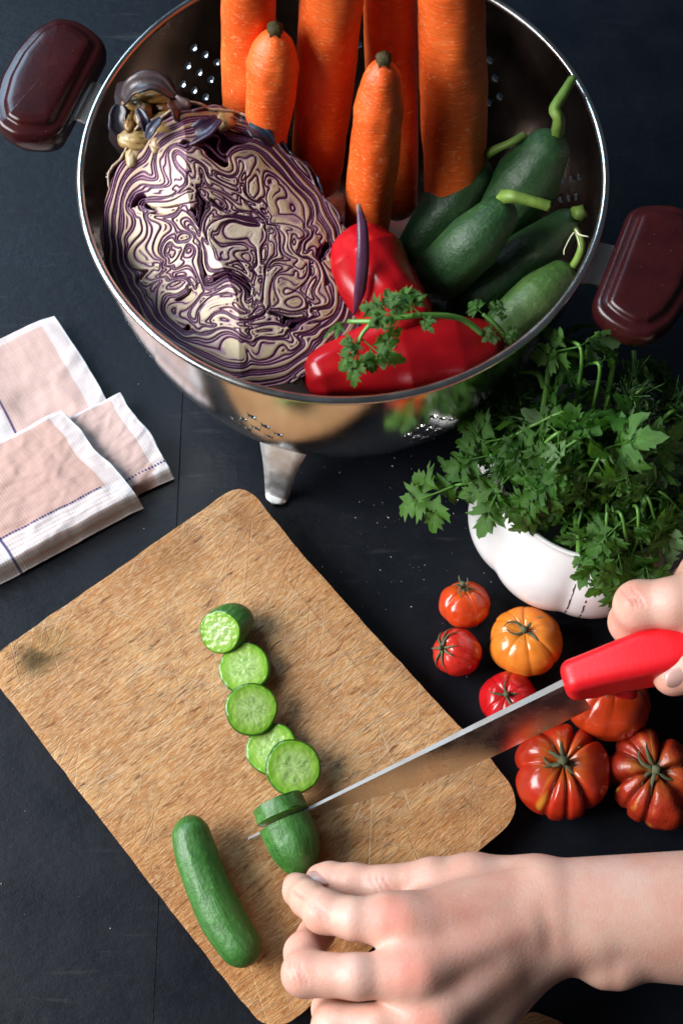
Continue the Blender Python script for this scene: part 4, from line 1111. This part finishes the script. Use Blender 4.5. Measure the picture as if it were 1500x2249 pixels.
slice_('first flat cucumber slice, next to the rounded end piece', (-0.0431, -0.0827, 0.0215), 0.0113, (-.10, -.10, 1), .0050, .3)
slice_('middle cucumber slice overlapping the slice above it', (-0.0389, -0.1029, 0.0265), 0.0113, (.13, -.22, 1), .0052, 1.4)
slice_('cucumber slice lying lowest, half covered by the nearest slice', (-0.0302, -0.1191, 0.0205), 0.0113, (-.12, -.10, 1), .0050, 2.3)
slice_('cucumber slice nearest the knife, leaning on the half covered slice', (-0.0204, -0.1285, 0.0275), 0.0117, (.16, -.20, 1), .0052, 3.6)
# rounded end piece
ep = empty('cucumber_end', (-0.0539, -0.0679, 0.0260)); tag(ep, 'rounded cucumber end piece, farthest from the knife', 'cucumber slice', 'cut cucumber slices on the board')
en = Vector((-.30, -.42, .86)).normalized(); ep.rotation_mode = 'QUATERNION'; ep.rotation_quaternion = en.to_track_quat('Z', 'Y')
V, Fc, cl = disc(0.0097, 5.1, 1.0)
obj('cut_face', V.reshape(-1, 3), Fc, CUKEF, ep, cl.reshape(-1, 3))
qi = ep.rotation_quaternion.inverted(); bd_ = qi @ Vector((.62, .62, -.50)).normalized()
rows = []; E_ = V[-1]
for k in range(16):
    t = k / 15; rows.append(E_ * (1, 1, 1) * math.sqrt(max(0, 1 - t ** 2.2)) * (1 + .10 * math.sin(t * 3)) + np.array(bd_) * .0165 * t)
W = np.vstack(rows); n2 = 120; i = np.arange(15)[:, None] * n2; j = np.arange(n2)[None]; j2 = (j + 1) % n2
uv = np.c_[np.tile(np.sin(np.linspace(0, 2 * np.pi, n2, endpoint=False) / 2) * 2, 16), np.repeat(np.linspace(0, .4, 16), n2)]
obj('skin', W, np.stack([i + j, i + n2 + j, i + n2 + j2, i + j2], -1).reshape(-1, 4).tolist(), CUKE, ep, None, uv)
# cucumber being cut: detached section and the rest held by the hand
def cut_cuke(label, path, rad, ends, seed, name, lo=.02, hi=.25):
    f0 = np.linspace(0, 1, len(rad))
    def f(t):
        r = np.interp(t, f0, rad)
        if ends[1] == 'round': r = r * np.sqrt(np.clip(1 - (1 - np.clip((1 - t) / hi, 0, 1)) ** 2, 0, 1))
        return np.maximum(r, 1e-5)
    V, Fc, ta = tube(path, f, 60, 60, lambda t, a: 1 + .015 * np.cos(a * 8 + 2 * t) + .02 * perlin(np.stack([np.cos(a) * 1.5, np.sin(a) * 1.5, t * 2 + seed], -1)))
    root = empty(name, path[0]); tag(root, label, 'cucumber')
    nb = 60 * 60
    Fs = [q for q in Fc if nb not in q and nb + 1 not in q] if ends[1] != 'round' else [q for q in Fc if nb not in q]
    under(obj('skin', V, Fs, CUKE, None, None, np.c_[np.sin(ta[:, 1] / 2) * 2, ta[:, 0] * .8 + seed]), root)
    P = catmull(path, 60)
    for e, sgn in ((0, -1), (59, 1)):
        if e == 59 and ends[1] == 'round': continue
        d_ = (P[1] - P[0]) * -1 if e == 0 else P[-1] - P[-2]
        v_, f_, c_ = disc(float(f(np.array([e / 59.]))[0]) * .995, seed + e); o = obj('cut_face', v_.reshape(-1, 3), f_, CUKEF, None, c_.reshape(-1, 3))
        o.matrix_world = Matrix.Translation(Vector(P[e])) @ Vector(d_).to_track_quat('Z', 'Y').to_matrix().to_4x4()
        bpy.context.view_layer.update(); mw = o.matrix_world.copy(); o.parent = root; o.matrix_parent_inverse = Matrix.Translation(-root.location); o.matrix_basis = mw
    return root
cut_cuke('cucumber section just cut off, standing beyond the knife blade', [(-0.0272, -0.1428, 0.0262), (-0.0258, -0.1460, 0.0262), (-0.0246, -0.1491, 0.0262)], [0.0108, 0.0113], ('flat', 'flat'), 2., 'cucumber_section')
cut_cuke('remaining cucumber half held by the left hand, being sliced', [(-0.0238, -0.1512, 0.0262), (-0.0198, -0.1607, 0.0258), (-0.0163, -0.1738, 0.0245)], [0.0113, 0.0109, 0.0084], ('flat', 'round'), 5., 'cucumber_half', hi=.42)

# ------------------------------------------------------------------ knife
kn = empty('knife', (0.0905, -0.1025, 0.0700)); tag(kn, 'kitchen knife with red handle, steel blade slicing the cucumber', 'knife')
H = np.array((0.0928, -0.1013, 0.0700)); Tp = np.array((-0.0399, -0.1566, 0.0152)); dv = Tp - H; Lb = np.linalg.norm(dv); dv /= Lb
hd = np.array([0, 0, -1.]) + np.array([.20, -.42, 0]); hd -= dv * (hd @ dv); hd /= np.linalg.norm(hd)
td = np.cross(dv, hd)
V = []; m = 60
for k in range(m):
    t = k / (m - 1); L_ = Lb * t
    h_ = .0245 * (1 - smooth(.25, 1.02, np.array(t)) ** 1.15 * .98) + .0002
    w = .00150 * (1 - .72 * t) + .00012
    c = H + dv * L_
    for (hh, ww) in ((0, w), (.12, w * .95), (.85, w * .40), (1., .00006), (.85, -w * .40), (.12, -w * .95), (0, -w)):
        V.append(c + hd * h_ * hh + td * ww)
Fc = [[k * 7 + q, k * 7 + (q + 1) % 7, (k + 1) * 7 + (q + 1) % 7, (k + 1) * 7 + q] for k in range(m - 1) for q in range(7)]
Fc += [list(range(7))[::-1], list(range((m - 1) * 7, m * 7))]
bl = obj('blade', V, Fc, BLADE); under(bl, kn); autosmooth(bl, 20)
bl.data.materials.append(m_steel(.5, (.30, .285, .27), 'ground_spine'))
for k, f in enumerate(bl.data.polygons):
    if k < (m - 1) * 7 and k % 7 == 6: f.material_index = 1
# handle as one smooth solid
hp = [((0.0960, -0.1008, 0.0710), .0084), ((0.1193, -0.0922, 0.0780), .0112), ((0.1769, -0.0820, 0.0860), .0114)]
lo = (.085, -.155, .040); hi = (.245, -.035, .105)
G, org = grid(lo, hi, .0010)
P0 = np.array((0.0898, -0.1029, 0.0695), np.float32); P1 = np.array((0.1768, -0.0826, 0.0860), np.float32); Lh = float(np.linalg.norm(P1 - P0)); e1 = (P1 - P0) / Lh
e3 = np.array([-.34, .10, .93], np.float32); e3 -= e1 * (e3 @ e1); e3 /= np.linalg.norm(e3); e2 = np.cross(e3, e1)
q = G - P0; xl = q @ e1; yl = q @ e2; zl = q @ e3
tt = np.clip(xl / .045, 0, 1); hw = .0072 + .0030 * tt * tt * (3 - 2 * tt); hh = .0082 + .0026 * tt; rd = .0046
zl = zl - .0012 * np.sin(np.clip(xl / .05, 0, 1) * np.pi)
qx = np.abs(xl - Lh / 2) - (Lh / 2 - rd); qy = np.abs(yl) - (hw - rd); qz = np.abs(zl) - (hh - rd)
D = np.sqrt(np.maximum(qx, 0) ** 2 + np.maximum(qy, 0) ** 2 + np.maximum(qz, 0) ** 2) + np.minimum(np.maximum(np.maximum(qx, qy), qz), 0) - rd
D = smin(D, capsule(G, (0.1026, -0.1014, 0.0640), (0.1179, -0.1012, 0.0560), .0040, .0040), .007)
D = smin(D, capsule(G, (0.1179, -0.1012, 0.0560), (0.1212, -0.1023, 0.0500), .0040, .0026), .004)
v_, f_ = surface_nets(D, org, .0010); v_ = taubin(v_, f_, 4)
under(obj('handle', v_, f_.tolist(), REDP), kn)

# ------------------------------------------------------------------ hands
SK = np.array((.65, .405, .315)); PINK = np.array((.60, .240, .175)); PALE = np.array((.68, .49, .41))
def hand(name, label, palm, fingers, lo, hi, h, pinks, creases, palmk=.0085, fk=.0010):
    G, org = grid(lo, hi, h)
    dp = None
    for a, b, ra, rb in palm:
        d_ = capsule(G, a, b, ra, rb); dp = d_ if dp is None else smin(dp, d_, palmk)
    D = dp
    for ch in fingers:
        df = None
        for (a, ra), (b, rb) in zip(ch[:-1], ch[1:]):
            d_ = capsule(G, a, b, ra, rb); df = d_ if df is None else smin(df, d_, .0028)
        D = smin(D, smin(dp, df, .0055), fk)
    v_, f_ = surface_nets(D, org, h); v_ = taubin(v_, f_, 5)
    col = np.tile(SK, (len(v_), 1))
    for p, r, amt in pinks:
        d_ = np.linalg.norm(v_ - np.array(p), axis=1)
        if amt > 0: col = lerp(col, PINK, amt * smooth(r, r * .15, d_))
        else: col = lerp(col, PALE, -amt * smooth(r, r * .15, d_))
    # knuckle creases: short curved grooves across the joint
    nrmv = np.zeros_like(v_); fa = f_
    fnn = np.cross(v_[fa[:, 2]] - v_[fa[:, 0]], v_[fa[:, 3]] - v_[fa[:, 1]])
    for q in range(4): nrmv += np.stack([np.bincount(fa[:, q], fnn[:, e_], len(v_)) for e_ in range(3)], 1)
    nrmv /= np.linalg.norm(nrmv, axis=1)[:, None] + 1e-12
    disp = np.zeros(len(v_))
    for p, ax, acr, w_, dep in creases:
        p = np.array(p); ax = np.array(ax, float); ax /= np.linalg.norm(ax); acr = np.array(acr, float); acr /= np.linalg.norm(acr)
        q = v_ - p; s_ = q @ ax; c_ = q @ acr
        m_ = smooth(w_, w_ * .4, np.abs(c_)) * smooth(.013, .007, np.linalg.norm(q, axis=1))
        g = np.exp(-((s_ + .0012 * np.sin(c_ * 420)) / .00055) ** 2) * m_
        disp += -dep * g; col = lerp(col, np.array((.52, .22, .18)), .55 * g)
    v_ = v_ + nrmv * disp[:, None]
    o = obj(name, v_, f_.tolist(), SKIN, None, col); tag(o, label, 'hand')
    return o
def nail(parent, c, d, up, L, W_):
    d = np.array(d, float); d /= np.linalg.norm(d); up = np.array(up, float); up -= d * (up @ d); up /= np.linalg.norm(up); s_ = np.cross(d, up)
    V = []; n1, n2 = 12, 11
    for i_ in range(n1):
        t = i_ / (n1 - 1) * 2 - 1; w = W_ * (1 - abs(t) ** 4 * .45) * (1 - .06 * t)
        for j_ in range(n2):
            u_ = j_ / (n2 - 1) * 2 - 1
            V.append(np.array(c) + d * (t * L + .0004 * (1 - u_ * u_)) + s_ * u_ * w - up * (W_ * .42 * u_ * u_ + .0006 * t * t) + up * .0004)
    Fc = [[i_ * n2 + j_, i_ * n2 + j_ + 1, (i_ + 1) * n2 + j_ + 1, (i_ + 1) * n2 + j_] for i_ in range(n1 - 1) for j_ in range(n2 - 1)]
    o = obj('fingernail', V, Fc, NAIL, parent); so = o.modifiers.new('thickness', 'SOLIDIFY'); so.thickness = .0006; so.offset = 0
    return o
# left hand, holding the cucumber
LW = (0.0866, -0.1928, 0.0540)
palm = [((0.1897, -0.1853, 0.0500), (0.0852, -0.1862, 0.0540), .0208, .0148), ((0.1895, -0.2015, 0.0440), (0.0850, -0.1993, 0.0500), .0208, .0140), ((0.1880, -0.1936, 0.0520), (0.0845, -0.1930, 0.0560), .0220, .0148),
        ((0.1069, -0.2116, 0.0500), (0.1029, -0.2119, 0.0500), .0078, .0072),
        ((0.0750, -0.1855, 0.0570), (0.0205, -0.1967, 0.0690), .0118, .0088), ((0.0744, -0.1949, 0.0580), (0.0264, -0.2165, 0.0730), .0118, .0088), ((0.0749, -0.2013, 0.0540), (0.0319, -0.2339, 0.0670), .0116, .0088), ((0.0766, -0.2058, 0.0500), (0.0402, -0.2483, 0.0570), .0110, .0084),
        ((0.0724, -0.1966, 0.0440), (0.0375, -0.2090, 0.0480), .0130, .0105), ((0.0668, -0.2051, 0.0420), (0.0461, -0.2274, 0.0440), .0130, .0115),
        ((0.0177, -0.1955, 0.0705), (0.0222, -0.1962, 0.0705), .0080, .0080), ((0.0234, -0.2160, 0.0750), (0.0280, -0.2163, 0.0750), .0082, .0082), ((0.0288, -0.2337, 0.0690), (0.0332, -0.2338, 0.0690), .0080, .0080),
        ((0.0321, -0.2055, 0.0665), (0.0544, -0.2000, 0.0610), .0112, .0105), ((0.0370, -0.2234, 0.0640), (0.0559, -0.2132, 0.0590), .0112, .0105),
        ((0.0968, -0.2018, 0.0590), (0.0738, -0.2075, 0.0580), .0056, .0052),
        ((0.0258, -0.1967, 0.0755), (0.0702, -0.1903, 0.0655), .0032, .0030), ((0.0311, -0.2150, 0.0795), (0.0695, -0.1990, 0.0680), .0032, .0030), ((0.0362, -0.2313, 0.0735), (0.0705, -0.2053, 0.0640), .0030, .0028),
        ((0.0757, -0.1801, 0.0460), (0.0531, -0.1780, 0.0450), .0112, .0096), ((0.0524, -0.1841, 0.0500), (0.0322, -0.1906, 0.0530), .0085, .0080)]
fingers = [
    [((0.0201, -0.1964, 0.0690), 0.0087), ((0.0052, -0.1955, 0.0700), 0.0078), ((-0.0067, -0.1922, 0.0650), 0.0081), ((-0.0133, -0.1859, 0.0520), 0.0070), ((-0.0169, -0.1816, 0.0410), 0.0064), ((-0.0186, -0.1787, 0.0340), 0.0055)],
    [((0.0260, -0.2165, 0.0730), 0.0088), ((0.0059, -0.2168, 0.0750), 0.0081), ((-0.0137, -0.2153, 0.0690), 0.0085), ((-0.0145, -0.2065, 0.0540), 0.0075), ((-0.0102, -0.1983, 0.0400), 0.0068), ((-0.0037, -0.1910, 0.0280), 0.0058)],
    [((0.0312, -0.2342, 0.0670), .0092), ((0.0144, -0.2346, 0.0680), .0088), ((-0.0021, -0.2340, 0.0620), .0089), ((-0.0035, -0.2267, 0.0470), .0077), ((0.0000, -0.2201, 0.0340), .0070), ((0.0065, -0.2142, 0.0240), .0060)],
    [((0.0393, -0.2490, 0.0570), .0088), ((0.0231, -0.2490, 0.0560), .0080), ((0.0100, -0.2483, 0.0500), .0079), ((0.0089, -0.2422, 0.0370), .0070), ((0.0127, -0.2377, 0.0270), .0062), ((0.0183, -0.2333, 0.0215), .0055)],
    [((0.0531, -0.1773, 0.0450), .0098), ((0.0366, -0.1783, 0.0450), .0092), ((0.0184, -0.1805, 0.0420), .0087), ((0.0046, -0.1783, 0.0380), .0079), ((-0.0048, -0.1762, 0.0340), .0070), ((-0.0090, -0.1754, 0.0320), .0058)]]
CRX = [((a_, b_, z_), (1, sl, .2), (-sl, 1, 0), .0062, .00035) for (a_, b_, z_), sl in (((-0.0103, -0.1935, 0.0745), .45), ((-0.0091, -0.1932, 0.0755), .45), ((-0.0079, -0.1932, 0.0765), .45), ((-0.0154, -0.1854, 0.0560), .9), ((-0.0143, -0.1865, 0.0570), .9), ((-0.0160, -0.2159, 0.0775), .05), ((-0.0145, -0.2159, 0.0785), .05), ((-0.0177, -0.2153, 0.0740), .05), ((0.0154, -0.1804, 0.0500), .1), ((0.0181, -0.1805, 0.0505), .1), ((0.0127, -0.1802, 0.0495), .1))]
lh = hand('hand', 'left hand with curled fingers holding the cucumber, forearm entering from the right', palm, fingers, (-.035, -.262, .012), (.168, -.085, .096), .0009,
    [((0.0183, -0.1959, 0.0830), .013, .75), ((0.0237, -0.2162, 0.0870), .014, .75), ((0.0295, -0.2344, 0.0800), .013, .7), ((-0.0104, -0.1983, 0.0700), .010, .30), ((-0.0171, -0.2145, 0.0720), .011, .45), ((-0.0186, -0.1796, 0.0350), .010, .5), ((-0.0093, -0.1756, 0.0350), .010, .4),
     ((0.0359, -0.2030, 0.0750), .035, .30), ((0.0572, -0.1958, 0.0700), .03, .22), ((0.0051, -0.1984, 0.0790), .012, -.7), ((0.0050, -0.2163, 0.0840), .014, -.7), ((0.1048, -0.1857, 0.0700), .03, -.4), ((-0.0107, -0.2032, 0.0500), .010, .6)],
    CRX)
nail(lh, (-0.0081, -0.1749, 0.0395), (-.96, .12, -.15), (-.1, .72, .70), .0052, .0042)
nail(lh, (-0.0219, -0.1795, 0.0345), (-.12, .45, -.85), (-.90, -.20, .25), .0048, .0042)
# right hand, gripping the knife
palm2 = [((0.1541, -0.0776, 0.0840), (0.1764, -0.0817, 0.0880), .0200, .0230), ((0.1502, -0.0702, 0.0880), (0.1734, -0.0709, 0.0900), .0150, .0200), ((0.1603, -0.0584, 0.0820), (0.1762, -0.0559, 0.0860), .0130, .0170), ((0.1764, -0.0817, 0.0880), (0.2253, -0.0899, 0.0900), .0240, .0250), ((0.1553, -0.0945, 0.0800), (0.1725, -0.0887, 0.0860), .0140, .0200)]
fing2 = [
    [((0.1547, -0.0751, 0.0900), .0106), ((0.1328, -0.0757, 0.0900), .0102), ((0.1197, -0.0748, 0.0850), .0098), ((0.1194, -0.0772, 0.0700), .0091), ((0.1244, -0.0811, 0.0560), .0082), ((0.1305, -0.0852, 0.0480), .0070)],
    [((0.1575, -0.0626, 0.0840), .0104), ((0.1485, -0.0600, 0.0800), .0096), ((0.1455, -0.0614, 0.0680), .0090), ((0.1435, -0.0732, 0.0550), .0082)],
    [((0.1626, -0.0945, 0.0800), .0112), ((0.1473, -0.0966, 0.0820), .0104), ((0.1381, -0.0997, 0.0810), .0092), ((0.1333, -0.1019, 0.0790), .0080), ((0.1319, -0.1025, 0.0785), .0074)]]
rh = hand('hand', 'right hand gripping the red knife handle, cut off by the picture edge', palm2, fing2, (.098, -.125, .030), (.215, .020, .120), .0009,
    [((0.1147, -0.0749, 0.0950), .011, .65), ((0.1157, -0.0785, 0.0780), .011, .7), ((0.1308, -0.1029, 0.0800), .012, .4), ((0.1249, -0.0800, 0.1000), .014, -.6)],
    [(c_, (1, .22, .15), (-.2, 1, 0), .0066, .0006) for c_ in ((0.1138, -0.0742, 0.0930), (0.1153, -0.0743, 0.0945), (0.1171, -0.0743, 0.0955))])
nail(rh, (0.1330, -0.1060, 0.0870), (-.88, -.20, -.10), (.15, -.62, .75), .0054, .0042)

# ------------------------------------------------------------------ linen napkin, folded
nap = empty('napkin', (-0.1517, 0.0177, 0.0000)); tag(nap, 'folded pink and white linen napkin with navy stitched lines', 'napkin')
PK = np.array((.53, .370, .330)); WHT = np.array((.68, .66, .67)); NAVY = np.array((.030, .034, .130))
def sheet(name, TL, TR, BR, BL, z0, seed, pattern, curl=0., lift=None, n=220):
    TL, TR, BR, BL = [np.array(p) for p in (TL, TR, BR, BL)]
    t, s_ = np.meshgrid(np.linspace(0, 1, n), np.linspace(0, 1, n), indexing='ij')
    P = (1 - t)[..., None] * ((1 - s_)[..., None] * TL + s_[..., None] * TR) + t[..., None] * ((1 - s_)[..., None] * BL + s_[..., None] * BR)
    wob = fbm(np.stack([s_ * 5, t * 5, np.full_like(s_, seed)], -1), 3)
    P[..., 0] += .0022 * fbm(np.stack([s_ * 2.5, t * 2.5, np.full_like(s_, seed + 9)], -1), 2) ; P[..., 1] += .0022 * fbm(np.stack([s_ * 2.5, t * 2.5, np.full_like(s_, seed + 19)], -1), 2)
    ridge = np.abs(fbm(np.stack([s_ * 3.0 + t, t * 3.0, np.full_like(s_, seed + 29)], -1), 3))
    z = z0 + .0011 * wob + .0006 * smooth(.30, .0, ridge)
    z -= curl * smooth(.90, 1.0, t) ** 2
    if lift is not None: z += lift(s_, t)
    P[..., 2] = np.maximum(z, .0006)
    wS = np.linalg.norm(TR - TL); wT = np.linalg.norm(BR - TR)
    c = pattern(s_ * wS, t * wT, wS, wT)
    i = np.arange(n - 1)[:, None] * n; j = np.arange(n - 1)[None]
    Fc = np.stack([i + j, i + n + j, i + n + j + 1, i + j + 1], -1).reshape(-1, 4).tolist()
    o = obj(name, P.reshape(-1, 3), Fc, CLOTH, None, np.clip(c, 0, 1).reshape(-1, 3), np.c_[(s_ * wS).ravel(), (t * wT).ravel()])
    so = o.modifiers.new('thickness', 'SOLIDIFY'); so.thickness = .0009; so.offset = -1
    return under(o, nap)
def stripe(x, c, w): return smooth(w, w * .5, np.abs(x - c))
def pat_back(x, y, W_, T_):
    c = np.tile(PK, (*x.shape, 1)) * 1.06
    c = lerp(c, WHT, smooth(W_ - .0092, W_ - .0086, x) * .62)
    c = lerp(c, WHT, smooth(W_ - .0015, W_ - .0010, x))
    c = lerp(c, WHT, smooth(.0040, .0032, y) * .5)
    c = lerp(c, WHT, smooth(.047, .046, x) * .8 * smooth(.035, .036, y))
    return lerp(c, NAVY, stripe(x, .0475, .0007) * smooth(.030, .031, y))
def pat_mid(x, y, W_, T_):
    c = np.tile(PK, (*x.shape, 1))
    c = lerp(c, WHT, smooth(W_ - .0068, W_ - .0062, x) * .62)
    c = lerp(c, WHT, smooth(.0016, .0010, y)); c = lerp(c, WHT, smooth(W_ - .0012, W_ - .0006, x))
    st = (np.sin(x * 2 * np.pi / .0016) > -.2)
    c = lerp(c, NAVY, stripe(y, T_ - .0068, .0007) * st)
    return lerp(c, WHT, smooth(T_ - .0052, T_ - .0045, y) * smooth(W_ - .010, W_ - .008, x) * .7)
def pat_front(x, y, W_, T_):
    c = np.tile(PK * np.array((.98, .90, .86)), (*x.shape, 1))
    yb = T_ - .0150; xl = W_ - .0560
    band = smooth(yb - .0003, yb + .0003, y)
    rib = .5 + .5 * np.sin(y * 2 * np.pi / .0021)
    c = lerp(c, lerp(WHT, PK * 1.15, rib * .75), band)
    lb = smooth(xl + .0003, xl - .0003, x)
    ribx = .5 + .5 * np.sin(x * 2 * np.pi / .0030)
    c = lerp(c, lerp(WHT, PK * 1.3, ribx * .25), lb * .95)
    c = lerp(c, WHT, smooth(W_ - .0080, W_ - .0074, x) * .60)
    c = lerp(c, WHT, smooth(W_ - .0016, W_ - .0009, x)); c = lerp(c, WHT, smooth(.0022, .0015, y) * .8)
    dash = .35 + .65 * (np.sin(x * 2 * np.pi / .0013) > -.5)
    dashl = (np.sin(x * 2 * np.pi / .0042) > -.3)
    c = lerp(c, NAVY, stripe(y, yb, .00062) * np.where(x < xl, dashl, dash) * smooth(W_ - .0090, W_ - .0100, x))
    return lerp(c, NAVY, stripe(x, xl, .00062) * .95)
sheet('fold_back', (-0.2273, 0.0658, 0.0020), (-0.1436, 0.1028, 0.0020), (-0.0923, 0.0228, 0.0020), (-0.1820, -0.0252, 0.0020), .0030, 3., pat_back, lift=lambda s_, t: .0028 * smooth(.45, .0, t) * smooth(.2, .7, s_) + .002 * np.sin(s_ * 5) ** 2)
sheet('fold_middle', (-0.1707, 0.0246, 0.0060), (-0.1084, 0.0598, 0.0060), (-0.0800, 0.0174, 0.0060), (-0.1474, -0.0198, 0.0060), .0072, 11., pat_mid, .0052, lift=lambda s_, t: .0030 * np.sin(np.pi * np.clip(t, 0, 1)) * smooth(.6, 1., s_))
sheet('fold_front', (-0.2029, 0.0086, 0.0100), (-0.1359, 0.0487, 0.0100), (-0.0939, 0.0012, 0.0100), (-0.1718, -0.0437, 0.0100), .0112, 23., pat_front, .0100, lift=lambda s_, t: .0022 * np.sin(np.pi * np.clip(t * .9, 0, 1)))

# ------------------------------------------------------------------ crumbs on the table
r_ = np.random.default_rng(5); parts = []
for k in range(190):
    if k < 120: p = np.array((0.0457, -0.0013, 0.0000)) + np.r_[r_.normal(size=2) * (.035, .030), 0]
    else: p = np.r_[r_.uniform(-.15, .16), r_.uniform(-.24, .10), 0]
    s_ = abs(r_.normal()) * .00022 + .00010; a = r_.uniform(0, 6.28)
    q = np.array([(math.cos(a + b) * s_ * r_.uniform(.6, 1.2), math.sin(a + b) * s_ * r_.uniform(.6, 1.2), 0) for b in (0, 2.1, 4.2)])
    v_ = np.vstack([p + q, p + (0, 0, s_ * 1.1)]) + (0, 0, .0001); parts.append((v_, [[0, 1, 3], [1, 2, 3], [2, 0, 3], [2, 1, 0]]))
v_, f_ = join(parts); cr = obj('crumbs', v_, f_, CRUMB, smooth_shade=False); tag(cr, 'scattered white salt crumbs on the dark table', 'crumbs', kind='stuff')
